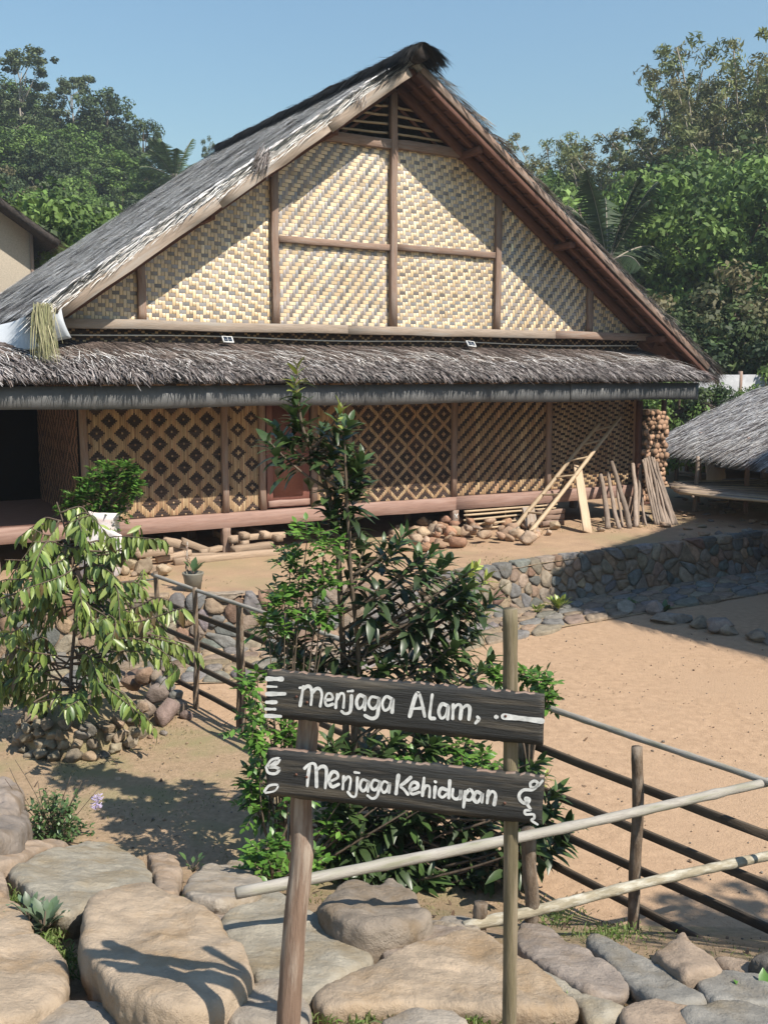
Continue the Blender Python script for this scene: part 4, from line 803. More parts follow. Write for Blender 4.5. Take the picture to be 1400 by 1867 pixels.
# ------------------------------------------------------------------ boulders of the bank
def bankhit(px, py, off):
    r = ray(px, py); t = 2.
    for _ in range(40):
        p = C0+r*t; e = p[2]-(float(bank(p[0], p[1]))+off); t += e*.6
    return C0+r*t
TAN = (.46, .375, .29); GRY = (.40, .36, .315); GRN = (.385, .36, .305); PUR = (.34, .295, .265); BLU = (.29, .285, .27); BRN = (.41, .33, .265)
BOUL = [
 ([(18, 1580), (60, 1562), (180, 1546), (250, 1568), (280, 1592), (286, 1628), (240, 1642), (185, 1655), (135, 1690), (105, 1692), (70, 1665), (42, 1625), (12, 1597)], GRN, .17, .16, 'large flat greenish-grey slab with a crack behind the tan shadowed boulder'),
 ([(148, 1690), (165, 1658), (215, 1627), (265, 1631), (330, 1653), (395, 1692), (432, 1740), (470, 1792), (435, 1832), (405, 1858), (330, 1880), (240, 1858), (185, 1805), (147, 1752)], TAN, .30, .26, 'big rounded tan boulder that carries the shadow of the sign'),
 ([(-30, 1735), (75, 1714), (110, 1740), (130, 1782), (122, 1832), (60, 1872), (-30, 1890)], TAN, .16, .17, 'broad tan boulder below the tan shadowed one beside leafy weeds'),
 ([(-30, 1645), (28, 1652), (60, 1688), (70, 1716), (-30, 1748)], TAN, .16, .14, 'tan boulder touching the lower left corner of the grey slab'),
 ([(268, 1562), (305, 1562), (332, 1585), (324, 1640), (292, 1645), (280, 1600)], BRN, .14, .16, 'small upright brown stone wedged against the cracked grey slab'),
 ([(328, 1618), (365, 1592), (440, 1582), (470, 1600), (490, 1640), (400, 1662), (345, 1652)], GRY, .15, .16, 'dome-shaped grey-brown boulder at the end of the pale fence rail'),
 ([(392, 1690), (422, 1652), (480, 1634), (525, 1645), (570, 1668), (640, 1708), (692, 1756), (605, 1802), (555, 1834), (500, 1836), (455, 1785), (425, 1740)], GRN, .13, .12, 'wide smooth grey slab sloping down behind the thick sign post'),
 ([(572, 1672), (596, 1638), (640, 1622), (678, 1630), (688, 1640), (705, 1626), (745, 1636), (795, 1690), (740, 1715), (660, 1725), (610, 1705)], (.30, .26, .22), .22, .26, 'brown cleft boulder with two round humps between the sign posts'),
 ([(558, 1824), (600, 1796), (690, 1760), (760, 1730), (830, 1708), (882, 1700), (922, 1732), (1000, 1790), (1070, 1850), (1000, 1856), (800, 1846), (650, 1845), (590, 1856)], TAN, .15, .16, 'huge wedge-shaped tan slab filling the space between the sign posts'),
 ([(690, 1745), (735, 1705), (830, 1694), (872, 1706), (790, 1732), (720, 1758)], PUR, .10, .10, 'flat purplish stone just behind the wedge-shaped tan slab'),
 ([(770, 1690), (820, 1680), (860, 1684), (880, 1700), (820, 1705)], GRY, .10, .10, 'small grey stone behind the purplish flat one'),
 ([(942, 1690), (1000, 1700), (1085, 1740), (1155, 1802), (1140, 1828), (1070, 1826), (985, 1768), (935, 1722)], PUR, .10, .10, 'long flat purple-grey slab right of the thin sign post'),
 ([(1062, 1716), (1110, 1720), (1200, 1765), (1292, 1832), (1205, 1846), (1145, 1806), (1100, 1752)], BLU, .10, .10, 'dark slab at the foot of the near fence post'),
 ([(1186, 1752), (1238, 1720), (1290, 1745), (1322, 1778), (1245, 1800)], BRN, .14, .16, 'mossy brown domed stone beside the sandy court'),
 ([(1258, 1792), (1325, 1775), (1420, 1792), (1420, 1838), (1300, 1838)], BLU, .10, .10, 'flat blue-grey slab below the mossy domed stone'),
 ([(1298, 1756), (1350, 1754), (1420, 1785), (1330, 1776)], BRN, .08, .08, 'thin brown stone between domed stone and court'),
 ([(1366, 1765), (1400, 1742), (1440, 1748), (1430, 1785)], (.16, .15, .14), .16, .16, 'dark stone with a leaf beside it at the court edge'),
 ([(1130, 1850), (1185, 1832), (1275, 1852), (1290, 1885), (1140, 1890)], BRN, .09, .1, 'brown stone lying below the dark slab'),
 ([(1235, 1856), (1330, 1834), (1420, 1846), (1420, 1890), (1250, 1890)], BLU, .1, .1, 'blue-grey slab behind the glossy leaves'),
 ([(412, 1850), (468, 1800), (530, 1798), (572, 1850), (562, 1895), (415, 1890)], GRY, .17, .17, 'small grey stone tucked against the thick sign post'),
 ([(35, 1880), (125, 1832), (200, 1830), (245, 1870), (180, 1900)], GRY, .1, .1, 'grey stone at the foot of the tan shadowed boulder'),
 ([(-30, 1425), (25, 1437), (46, 1475), (40, 1500), (-30, 1510)], PUR, .42, .35, 'dark purple boulder standing behind the herb bush'),
 ([(-30, 1490), (20, 1478), (48, 1490), (58, 1515), (40, 1545), (-30, 1550)], (.27, .24, .22), .3, .3, 'grey boulder leaning under the dark purple one'),
 ([(-30, 1548), (60, 1540), (132, 1546), (60, 1562), (15, 1585), (-30, 1600)], BRN, .17, .16, 'flat brown stone behind the cracked grey slab'),
 ([(-30, 1592), (8, 1600), (18, 1625), (10, 1648), (-30, 1650)], BRN, .16, .15, 'small brown stone between flat stone and tan boulder'),
 ([(940, 1760), (985, 1775), (1075, 1826), (1150, 1850), (1075, 1880), (1060, 1850)], GRN, .08, .09, 'smooth grey slab alongside the wedge-shaped tan slab'),
 ([(690, 1870), (760, 1848), (830, 1850), (860, 1880), (760, 1900)], GRY, .1, .1, 'small grey stone below the wedge-shaped tan slab'),
 ([(355, 1656), (400, 1652), (425, 1668), (400, 1690), (372, 1684)], PUR, .07, .08, 'small purplish stone in the grass behind the tan shadowed boulder'),
]
tex_a = bpy.data.textures.new('lumps', 'CLOUDS'); tex_a.noise_scale = .22; tex_a.noise_depth = 3
tex_b = bpy.data.textures.new('chips', 'CLOUDS'); tex_b.noise_scale = .06; tex_b.noise_depth = 5; tex_b.noise_type = 'HARD_NOISE'
tex_c = bpy.data.textures.new('facets', 'VORONOI'); tex_c.noise_scale = .16; tex_c.weight_1 = -1; tex_c.weight_2 = 1
def boulder(poly, c, off, thick, label, seed):
    g = np.random.default_rng(seed); P = np.array(poly, float); P = np.vstack([P, P[:1]]); seg = np.concatenate([[0], np.cumsum(np.linalg.norm(np.diff(P, axis=0), axis=1))])
    k = 56; t = np.linspace(0, seg[-1], k, endpoint=False); P = np.stack([np.interp(t, seg, P[:, 0]), np.interp(t, seg, P[:, 1])], -1)
    for _ in range(2): P = (np.roll(P, 1, 0)+2*P+np.roll(P, -1, 0))/4
    Q = np.array([bankhit(x, y, off*.5) for x, y in P]); cen = Q.mean(0); rings = []
    prof = [(.90, -2.), (.98, -.8), (1., -.2), (.995, .15), (.982, .38), (.958, .50), (.92, .56), (.86, .60), (.74, .62), (.54, .63), (.3, .64), (.1, .64)]
    A = np.stack([Q[:, 0]-cen[0], Q[:, 1]-cen[1], np.ones(k)], -1); co = np.linalg.lstsq(A, Q[:, 2], rcond=None)[0]
    for f, h in prof:
        q = cen[:2]+(Q[:, :2]-cen[:2])*f; z = co[0]*(q[:, 0]-cen[0])+co[1]*(q[:, 1]-cen[1])+co[2]+h*thick*.46; rings.append(np.column_stack([q, z]))
    top = np.array([[cen[0], cen[1], co[2]+.64*thick*.62]]); V = np.concatenate(rings+[top]); sz = np.ptp(Q[:, 0]); off3 = Vector((seed*2.3, 1., 5.))
    dz = np.array([.6*noise.fractal(Vector(v)*(2.2/max(sz, .2))+off3, 1, 2, 3)+.25*noise.fractal(Vector(v)*7+off3, .9, 2, 5) for v in V])
    nrm = np.zeros_like(V); nrm[:, 2] = 1; side = np.zeros(len(V)); side[:3*k] = 1
    dirh = V-cen; dirh[:, 2] = 0; dirh /= np.linalg.norm(dirh, axis=1)[:, None]+1e-6
    amp = thick*.20; V = V+np.where(side[:, None] > 0, dirh*.5, nrm)*(amp*dz)[:, None]
    n = len(prof); Fs = [(r_*k+i, r_*k+(i+1) % k, (r_+1)*k+(i+1) % k, (r_+1)*k+i) for r_ in range(n-1) for i in range(k)]+[((n-1)*k+i, (n-1)*k+(i+1) % k, n*k) for i in range(k)]+[tuple(range(k-1, -1, -1))]
    o = obj('boulder', V, Fs, m_rock, None, np.tile(np.array(c)*1.0, (len(Fs), 1)), True)
    ss = o.modifiers.new('s', 'REMESH'); ss.mode = 'VOXEL'; ss.voxel_size = .016; ss.use_smooth_shade = True
    sm_ = o.modifiers.new('m', 'SMOOTH'); sm_.factor = .5; sm_.iterations = 4
    for tx, st in ((tex_a, .045), (tex_b, .012), (tex_c, -.012)): dm = o.modifiers.new('d', 'DISPLACE'); dm.texture = tx; dm.texture_coords = 'GLOBAL'; dm.strength = st; dm.mid_level = .5
    o['stone_colour'] = [float(q) for q in c]
    return tag(o, label, 'boulder', 'boulders of the stone bank')
for i, (pl_, c, off, th_, lb) in enumerate(BOUL): boulder(pl_, c, off, th_, lb, i+1)
# boulders outside the picture carry the bank on to both sides and towards the path
# planter ring round the drooping tree
pc = gz(152, 1345, 0); pc[2] = 0
planter = empty('stone_planter', pc, 'round planter ring of stacked river stones filled with earth', 'planter')
V, Fs = lathe([(.54, -.02), (.50, .2), (.45, .25), (.2, .30), (.02, .31)], 24); V[:, 2] += R.normal(0, .012, len(V)); obj('earth_fill', V+pc, Fs[:-1], m_garden, planter, None, True)
for row, (n, rr, z) in enumerate(((26, .56, -.02), (26, .54, .085), (24, .52, .175), (18, .46, .23))):
    for k in range(n):
        a = 2*math.pi*(k+.5*(row % 2)+R.normal(0, .12))/n; g = R.uniform(.058, .088)
        loose_rock(pc+np.array([(rr+R.normal(0, .015))*math.cos(a), (rr+R.normal(0, .015))*math.sin(a), z+R.normal(0, .008)]), g, 2000+row*100+k, [(.27, .24, .19), (.33, .29, .23), (.24, .23, .21), (.36, .29, .22)], .78, 3, 'stone', None, None, None, planter)
# heap of broken rocks by the fence
for k, (px, py, r_, z) in enumerate(((268, 1308, .17, 0), (305, 1315, .16, 0), (250, 1290, .14, 0), (325, 1300, .14, 0), (285, 1285, .15, .1), (240, 1265, .13, .08), (300, 1272, .14, .16), (265, 1262, .12, .2), (325, 1285, .10, .1), (228, 1300, .10, 0), (340, 1310, .08, 0), (288, 1258, .1, .24), (210, 1290, .12, 0), (312, 1255, .09, .2))):
    p = gz(px, py, 0) if z == 0 else gz(px, py+z*90, 0); loose_rock(p+np.array([0, 0, z-.02]), r_, 1500+k, [(.30, .25, .21), (.24, .24, .24), (.36, .26, .20), (.28, .22, .21)], .85, 2, 'broken_rock', 'broken grey-brown rock in the small heap between planter and fence', 'rock', 'rock heap by the fence')
for k, (px, py, r_) in enumerate(((300, 1338, .05), (262, 1338, .09), (245, 1350, .06), (275, 1345, .04), (485, 1420, .06), (215, 1420, .05))): loose_rock(gz(px, py, 0)-[0, 0, .02], r_, 1600+k, ROCKC, .6, 2, 'small_stone', 'small loose stone lying on the garden soil near the planter', 'stone', 'loose stones on the garden soil')
# ------------------------------------------------------------------ leaves, trees and shrubs
def leaf_geo(L, W, fold=.25, curve=.35, seg=4, tip=.85, c=(.06, .12, .03)):
    V = []; Fs = []; ts = np.linspace(0, 1, seg+1)
    for t in ts:
        w = W*math.sin(math.pi*min(1, (t*.93+.04))**tip)**.8 if 0 < t < 1 else W*.06
        z = -curve*t*t*L; x = L*(t-.12*curve*t*t)
        V += [(x, -w, z+fold*w), (x, 0, z), (x, w, z+fold*w)]
    for i in range(seg): a = i*3; Fs += [(a, a+3, a+4, a+1), (a+1, a+4, a+5, a+2)]
    return np.array(V), np.array(Fs), np.tile(np.array(c), (len(Fs), 1))
def leaf_mat(p, d, up, sc):
    x = Vector([float(a) for a in d]).normalized(); u = Vector([float(a) for a in up]); y = u.cross(x)
    if y.length < 1e-3: y = Vector((1, 0, 0)).cross(x)
    y.normalize(); z = x.cross(y); m = Matrix((x*sc, y*sc, z*sc)).transposed().to_4x4(); m.translation = [float(a) for a in p]; return m
def leafset(root, leaves, geos, nparts, partname='leaf', crown='crown'):
    """the leaves that show largest are parts of their own, the others one crown mesh"""
    meshes = [mesh(partname, g[0], g[1], g[2], True, m_leafo) for g in geos]
    sc = np.array([l[0].to_scale()[0]/max(1, (Vector(l[0].translation)-Vector((0, 0, CH))).length) for l in leaves])*R.uniform(.9, 1.1, len(leaves)); order = np.argsort(-sc)
    for i in order[:nparts]: place(partname, meshes[leaves[i][1]], root, leaves[i][0])
    V = []; Fq = []; C = []; n = 0
    for i in order[nparts:]:
        m = np.array(leaves[i][0]); g = geos[leaves[i][1]]; V.append(g[0]@m[:3, :3].T+m[:3, 3]); Fq.append(g[1]+n); C.append(g[2]*(1+R.normal(0, .18))); n += len(g[0])
    if V: tag(obj(crown, np.concatenate(V), np.concatenate(Fq), m_leaf, root, np.clip(np.concatenate(C), .005, 1), True), kind='stuff')
def unit(v): v = np.asarray(v, float); return v/(np.linalg.norm(v)+1e-9)
def curve3(a, b, bend, n=8):
    a, b = np.asarray(a, float), np.asarray(b, float); t = np.linspace(0, 1, n)[:, None]; m = (a+b)/2+np.asarray(bend); return (1-t)**2*a+2*t*(1-t)*m+t*t*b
# --- tall glossy tree in whorls between court and house
DK = (.052, .085, .030); DK2 = (.072, .12, .038); MD = (.075, .13, .04); YG = (.30, .34, .07)
gl = [leaf_geo(1, .17, .3, .40, 4, .8, DK), leaf_geo(1, .18, .3, .25, 4, .85, DK2), leaf_geo(1, .17, .25, .5, 4, .8, (.045, .07, .03)), leaf_geo(1, .15, .3, .15, 4, .85, YG), leaf_geo(1, .14, .3, .2, 4, .85, MD)]
ct = empty('glossy_whorled_tree', (-.2, 6.5, 0), 'slender young tree with dark glossy whorled leaves rising in front of the door', 'tree')
TY = 6.5
stem = smoothpts([gY(636, 1640, TY), gY(632, 1480, TY), gY(630, 1300, TY), gY(622, 1120, TY), gY(612, 960, TY), gY(585, 860, TY), gY(552, 780, TY), gY(540, 690, TY)], 6)
stem2 = smoothpts([gY(632, 1480, TY), gY(655, 1250, TY-.1), gY(640, 1050, TY-.1), gY(632, 900, TY-.1), gY(628, 800, TY-.1)], 6)
tm = MB(); tm.tube(stem, np.linspace(.030, .007, len(stem)), 8); tm.tube(stem2, np.linspace(.020, .006, len(stem2)), 7)
TIPS = [(542, 662, 3), (538, 690, 3), (536, 722, 1), (540, 752, 1), (500, 775, 1), (486, 800, 0), (520, 800, 0), (560, 790, 0), (590, 775, 1), (612, 790, 0), (625, 740, 3), (640, 765, 1), (605, 830, 1), (635, 820, 1), (660, 835, 1), (640, 860, 0), (615, 880, 0), (655, 880, 0), (600, 920, 0), (640, 930, 0), (625, 960, 0),
        (665, 985, 1), (700, 985, 0), (742, 968, 4), (720, 1000, 0), (660, 1020, 2), (770, 1010, 0), (790, 1000, 4), (800, 1030, 0), (820, 1020, 0), (872, 1030, 3), (850, 1045, 4), (835, 1070, 1), (870, 1085, 0), (800, 1090, 2), (770, 1060, 2), (740, 1050, 2), (690, 1070, 2), (780, 1110, 2), (820, 1110, 2), (850, 1100, 0), (760, 1130, 2), (700, 1110, 2),
        (680, 1150, 0), (730, 1170, 0), (640, 1160, 0), (650, 1200, 1), (700, 1210, 1), (760, 1205, 0), (800, 1180, 0), (835, 1170, 1), (850, 1200, 0), (880, 1220, 1), (820, 1215, 0), (780, 1230, 1), (560, 1130, 0), (520, 1140, 0), (490, 1180, 0), (540, 1190, 1), (580, 1200, 0), (500, 1125, 4), (470, 1130, 3), (600, 1160, 2), (620, 1220, 0), (560, 1220, 0),
        (600, 1345, 4), (640, 1360, 4), (560, 1380, 1), (680, 1345, 1), (725, 1340, 4), (770, 1335, 1), (800, 1350, 4), (700, 1370, 0), (450, 1400, 4), (470, 1370, 3), (460, 1440, 1), (985, 1385, 4), (1000, 1410, 3), (1020, 1440, 4), (985, 1450, 1), (1010, 1475, 0), (1040, 1500, 4), (1000, 1520, 0), (1030, 1530, 1), (970, 1490, 0), (975, 1540, 0),
        (690, 1490, 0), (730, 1480, 2), (770, 1490, 0), (800, 1500, 2), (850, 1480, 2), (900, 1490, 0), (660, 1530, 2), (620, 1560, 1), (590, 1590, 1), (690, 1560, 0), (740, 1560, 0), (790, 1570, 2), (840, 1580, 1), (880, 1575, 1), (900, 1610, 1), (850, 1620, 0), (800, 1620, 0), (745, 1600, 4), (690, 1610, 0), (640, 1610, 0), (950, 1590, 0), (830, 1650, 1), (870, 1650, 0), (780, 1650, 0), (930, 1560, 0)]
TIPS += [(R.uniform(560, 900), R.uniform(1330, 1640), int(R.choice([0, 1, 2, 4]))) for _ in range(46)]+[(905, 1085, 4), (890, 1050, 3), (860, 1065, 0), (885, 1105, 0), (840, 1140, 2), (870, 1150, 0), (900, 1195, 1)]
leaves = []
for i, (px, py, kind) in enumerate(TIPS):
    up_ = py < 960; Y = TY+R.uniform(-.3, .3)*(.5 if up_ else 1)-(.35 if (px > 940 and py > 1350) else 0); T_ = gY(px, py, Y)
    if T_[2] < .12: T_[2] = .12
    st = stem if R.random() < .6 or py < 790 else stem2; dz = np.linalg.norm(st[:, :2]-T_[:2], axis=1); att = st[np.argmin(np.abs(st[:, 2]-(T_[2]-.15-.45*dz)))]
    if np.linalg.norm(att-T_) > .95: q = unit(att-T_); att = T_+q*R.uniform(.75, .95)
    br = curve3(att, T_, (0, 0, -.06)); tm.tube(br, np.linspace(.011, .005, len(br)), 5); bd = unit(T_-br[-3]+np.array([0, 0, .03])); bd = unit(bd+np.array([0, 0, .35]))
    nl_ = int(R.integers(19, 28)) if kind != 3 else 16; Lg = .165 if kind in (0, 1, 2, 4) else .11
    sx = unit(np.cross(bd, [0.3, .2, 1])); sy = np.cross(bd, sx)
    for k in range(nl_):
        f = (k+R.random())/nl_; a = k*2.399+R.normal(0, .25); back = -.02-.30*(1-f)*R.uniform(.6, 1); p = T_+bd*back if kind != 3 else T_+bd*back*.7
        tilt = (1.35-1.0*f)+R.normal(0, .15); dl_ = bd*math.cos(tilt)+(sx*math.cos(a)+sy*math.sin(a))*math.sin(tilt); dl_[2] -= .18 if kind != 2 else .55
        mk_ = kind if (R.random() < .75 and not (kind == 3 and f < .35)) else int(R.choice([0, 1, 2]))
        leaves.append((leaf_mat(p, dl_, unit(bd+np.array([0, 0, .6])+R.normal(0, .15, 3)), Lg*R.uniform(.65, 1.2)*(.7 if f > .85 else 1)), mk_))
tm.obj('trunk', m_bark, ct, True, colr=False); leafset(ct, leaves, gl, 300)
# --- pale green shrub with small oval leaflets woven through it
gs = [leaf_geo(1, .26, .15, .15, 3, .9, (.10, .21, .035)), leaf_geo(1, .28, .15, .2, 3, .9, (.075, .17, .03)), leaf_geo(1, .26, .1, .1, 3, .9, (.15, .28, .05))]
def leaflet_shrub(name, label, clumps, Y, base, size, geos, nparts, per=14, cat='shrub', sprd=.12, fronds=15):
    e = empty(name, base, label, cat); mb = MB(); out = []
    for (px, py, rp) in clumps:
        c = gY(px, py, Y+R.uniform(-.15, .15)); r_ = rp/F*Y
        if np.linalg.norm(c-np.asarray(base)) > .08: mb.tube(curve3(base, c, (R.normal(0, .05), R.normal(0, .05), .08)), np.linspace(.010, .003, 8), 5)
        for k in range(fronds):
            d = unit(R.normal(0, 1, 3)+np.array([0, -.25, .25])); s = c+d*r_*R.uniform(0, .5); Lr = R.uniform(.7, 1.25)*r_; d2 = unit(d+np.array([0, 0, .25])); ax = curve3(s, s+d2*Lr-np.array([0, 0, .25*Lr]), d2*.1*Lr+np.array([0, 0, .12*Lr]), 6)
            mb.tube(ax, .0022, 4); sx = unit(np.cross(d2, [0, 0, 1])); nn = max(3, int(Lr/(size*.55)))
            for q in range(nn):
                t = (q+.6)/nn; p = ax[0]*(1-t)**2+2*t*(1-t)*((ax[0]+ax[-1])/2+d2*.1*Lr+np.array([0, 0, .12*Lr]))+t*t*ax[-1]
                for sg in (-1, 1):
                    dl_ = unit(d2*.45+sx*sg+R.normal(0, .18, 3)-np.array([0, 0, .15])); out.append((leaf_mat(p, dl_, unit(np.array([0, 0, 1.])+R.normal(0, .3, 3)), size*R.uniform(.7, 1.2)), int(R.integers(len(geos)))))
            out.append((leaf_mat(ax[-1], d2, (0, 0, 1), size), 0))
    mb.obj('stem', m_bark, e, True, colr=False); leafset(e, out, geos, nparts, 'leaf', 'foliage'); return e
leaflet_shrub('leaflet_shrub', 'light green shrub with small oval leaflets growing through the glossy tree', [(560, 985, 42), (590, 1010, 38), (530, 1020, 32), (545, 1060, 42), (590, 1060, 36), (515, 1100, 34), (560, 1110, 36), (490, 1140, 28), (600, 1120, 26), (470, 1250, 38), (500, 1300, 34), (465, 1320, 36), (480, 1370, 36), (455, 1430, 30), (530, 1340, 30), (520, 1100, 26), (500, 1400, 34), (540, 1440, 34), (470, 1480, 30), (600, 1500, 34), (650, 1420, 30), (840, 1370, 34), (880, 1400, 34), (850, 1430, 30), (760, 1400, 28)], 6.25, gY(520, 1590, 6.3)*[1, 1, 0], .062, gs, 280)
leaflet_shrub('leaflet_sapling', 'small light green seedling with oval leaflets behind the thick sign post', [(480, 1560, 30), (505, 1545, 26), (465, 1580, 20), (575, 1570, 22), (510, 1590, 24)], 5.6, gY(495, 1625, 5.7), .055, gs, 0, cat='plant')
leaflet_shrub('leaflet_sprig', 'bright green leafy sprig beside the top end of the thin sign post', [(985, 1250, 26), (960, 1235, 18), (1000, 1275, 18), (905, 1230, 16)], 6.2, gY(965, 1420, 6.2), .062, gs, 0, cat='plant')
gsk = [leaf_geo(1, .22, .15, .15, 2, .9, (.085, .19, .03)), leaf_geo(1, .22, .15, .15, 2, .9, (.06, .145, .028)), leaf_geo(1, .22, .1, .1, 2, .9, (.14, .26, .045))]
def fill(root, clumps, Y, base, size, geos, fronds):
    out = []; mb = MB()
    for (px, py, rp) in clumps:
        c = gY(px, py, Y+R.uniform(-.25, .25)); r_ = rp/F*Y; mb.tube(curve3(base, c, (0, 0, .1)), np.linspace(.016, .004, 8), 5)
        for k in range(fronds):
            d = unit(R.normal(0, 1, 3)+np.array([0, -.2, .2])); s = c+d*r_*.3; e_ = s+d*r_*.9-np.array([0, 0, .25*r_]); sx = unit(np.cross(d, [0, 0, 1])); n_ = 7
            for q in range(n_):
                p = s+(e_-s)*(q+.5)/n_
                for sg in (-1, 1): out.append((leaf_mat(p, unit(d*.4+sx*sg+R.normal(0, .2, 3)), unit(np.array([0, 0, 1.])+R.normal(0, .3, 3)), size*R.uniform(.75, 1.2)), int(R.integers(len(geos)))))
    mb.obj('stem', m_bark, root, True, colr=False); leafset(root, out, geos, 0, 'leaf', 'foliage')
fill(sackplant, [(215, 865, 30), (235, 880, 26), (190, 878, 32), (160, 890, 30), (135, 908, 26), (205, 900, 34), (238, 900, 24), (180, 912, 30), (150, 918, 24), (205, 938, 26), (225, 856, 22), (245, 866, 18), (190, 858, 20), (215, 925, 26), (122, 925, 18), (170, 870, 24), (250, 890, 16), (200, 955, 18)], spk[1], spk+np.array([0, 0, .85]), .085, gsk, 15)
# --- tree with long drooping leaves in the planter
gd = [leaf_geo(1, .135, .3, .12, 4, .9, (.21, .27, .065)), leaf_geo(1, .14, .3, .2, 4, .9, (.14, .215, .05)), leaf_geo(1, .13, .35, .08, 4, .9, (.29, .35, .10)), leaf_geo(1, .16, .3, .2, 4, .9, (.08, .13, .04)), leaf_geo(1, .15, .3, .3, 4, .9, (.13, .09, .04))]
dtree = empty('drooping_leaf_tree', pc+np.array([0, 0, .25]), 'young tree with long drooping olive-green leaves growing in the stone planter', 'tree')
DY = 8.75; tk = smoothpts([gY(132, 1350, DY), gY(130, 1230, DY), gY(138, 1120, DY), gY(132, 1020, DY), gY(118, 960, DY), gY(104, 915, DY)], 6)
tm = MB(); tm.tube(tk, np.linspace(.020, .005, len(tk)), 8); leaves = []
BR_ = [([(110, 935), (150, 925), (170, 960)], 0), ([(112, 950), (80, 945), (70, 975)], .1), ([(125, 985), (70, 990), (40, 1020)], -.2), ([(130, 1000), (190, 985), (220, 1010)], .15), ([(133, 1010), (200, 1010), (245, 985), (278, 985)], -.2), ([(130, 1020), (80, 1025), (28, 1040), (15, 1075)], .25), ([(135, 1040), (180, 1030), (215, 1055)], -.35),
       ([(134, 1050), (90, 1060), (60, 1090)], -.4), ([(136, 1060), (190, 1070), (240, 1060), (265, 1075)], .2), ([(137, 1080), (180, 1085), (215, 1120)], -.3), ([(137, 1090), (100, 1100), (75, 1130)], .3), ([(136, 1110), (170, 1120), (195, 1150)], -.4), ([(134, 1130), (180, 1115), (240, 1110), (285, 1090), (312, 1095)], -.1), ([(134, 1200), (190, 1170), (250, 1165), (300, 1190), (318, 1215)], -.2),
       ([(134, 1210), (180, 1205), (210, 1230)], -.5), ([(133, 1215), (90, 1190), (50, 1165), (10, 1150), (-30, 1170)], -.1), ([(133, 1220), (70, 1205), (30, 1200), (-10, 1225)], .2), ([(133, 1240), (90, 1240), (60, 1250), (20, 1240)], .2), ([(133, 1245), (150, 1250), (130, 1270), (120, 1290)], -.55), ([(134, 1235), (180, 1245), (225, 1265), (245, 1300)], -.5), ([(132, 1255), (100, 1260), (150, 1280)], -.3),
       ([(132, 1180), (160, 1180), (190, 1200)], .3), ([(130, 1000), (110, 1010), (95, 1050)], -.45), ([(131, 1040), (145, 1060), (150, 1110)], -.5), ([(134, 1150), (230, 1150), (290, 1160), (340, 1175)], .35), ([(130, 1070), (60, 1080), (40, 1110)], 0), ([(134, 1090), (160, 1100), (170, 1140)], -.5), ([(118, 965), (140, 960), (160, 990)], -.3), ([(125, 985), (100, 1000), (60, 1000)], -.3), ([(-30, 1090), (0, 1080), (20, 1100)], .2), ([(133, 1215), (60, 1230), (0, 1260), (-30, 1250)], .1)]
BR_ += [([(x+R.normal(0, 18), y+R.normal(8, 18)) for x, y in pts], dy+R.normal(0, .25)) for pts, dy in BR_ for _ in (0, 1)]
for pts, dy in BR_:
    P = [gY(x, y, DY+dy*(i/(len(pts)-1))) for i, (x, y) in enumerate(pts)]; P = smoothpts(P, 7); tm.tube(P, np.linspace(.010, .003, len(P)), 5)
    ln = np.linalg.norm(np.diff(P, axis=0), axis=1); cum = np.concatenate([[0], np.cumsum(ln)]); a = .10*cum[-1] if cum[-1] < .5 else .28*cum[-1]; sgn_ = 1
    while a < cum[-1]:
        p = np.array([np.interp(a, cum, P[:, k]) for k in range(3)]); p2 = np.array([np.interp(a+.02, cum, P[:, k]) for k in range(3)]); t_ = unit(p2-p) if a+.02 < cum[-1] else unit(P[-1]-P[-2]); sx = unit(np.cross(t_, [0, 0, 1]))*sgn_
        dl_ = unit(t_*.25+sx*R.uniform(.15, .55)+np.array([0, 0, -1.])*R.uniform(.5, 1.1)+R.normal(0, .22, 3)); w = R.random()
        leaves.append((leaf_mat(p, dl_, unit(t_*.4+sx*.9+np.array([0, -.5, .4])+R.normal(0, .45, 3)), R.uniform(.10, .175)), 0 if w < .4 else 1 if w < .62 else 2 if w < .8 else 3 if w < .95 else 4)); sgn_ = -sgn_; a += R.uniform(.014, .03)
tm.obj('trunk', m_bark, dtree, True, colr=False); leafset(dtree, leaves, gd, 300)
# --- small plants
def tuft_plant(name, label, p, n, L, W, geos, cat='plant', spread=.9, h=.0, group=None):
    e = empty(name, p, label, cat, group); out = []; mb = MB()
    for k in range(n):
        a = R.uniform(0, 6.28); u_ = R.uniform(.25, 1)*spread; d = unit([math.cos(a)*u_, math.sin(a)*u_, R.uniform(.5, 1)]); q = np.asarray(p, float)+d*h*R.uniform(.2, 1)
        if h > .05: mb.tube([p, q], .003, 4)
        out.append((leaf_mat(q, d, (0, 0, 1), L*R.uniform(.6, 1.2)), int(R.integers(len(geos)))))
    if mb.n: mb.obj('stem', m_bark, e, True, colr=False)
    leafset(e, out, geos, 0, 'leaf', 'foliage'); return e
YGL = [leaf_geo(1, .22, .2, .2, 3, .9, (.30, .34, .07)), leaf_geo(1, .22, .2, .2, 3, .9, (.20, .27, .06))]
GRL = [leaf_geo(1, .25, .2, .25, 3, .9, (.10, .17, .06)), leaf_geo(1, .25, .2, .25, 3, .9, (.075, .13, .05))]
GGL = [leaf_geo(1, .25, .2, .2, 3, .9, (.16, .21, .13)), leaf_geo(1, .25, .2, .2, 3, .9, (.11, .16, .09))]
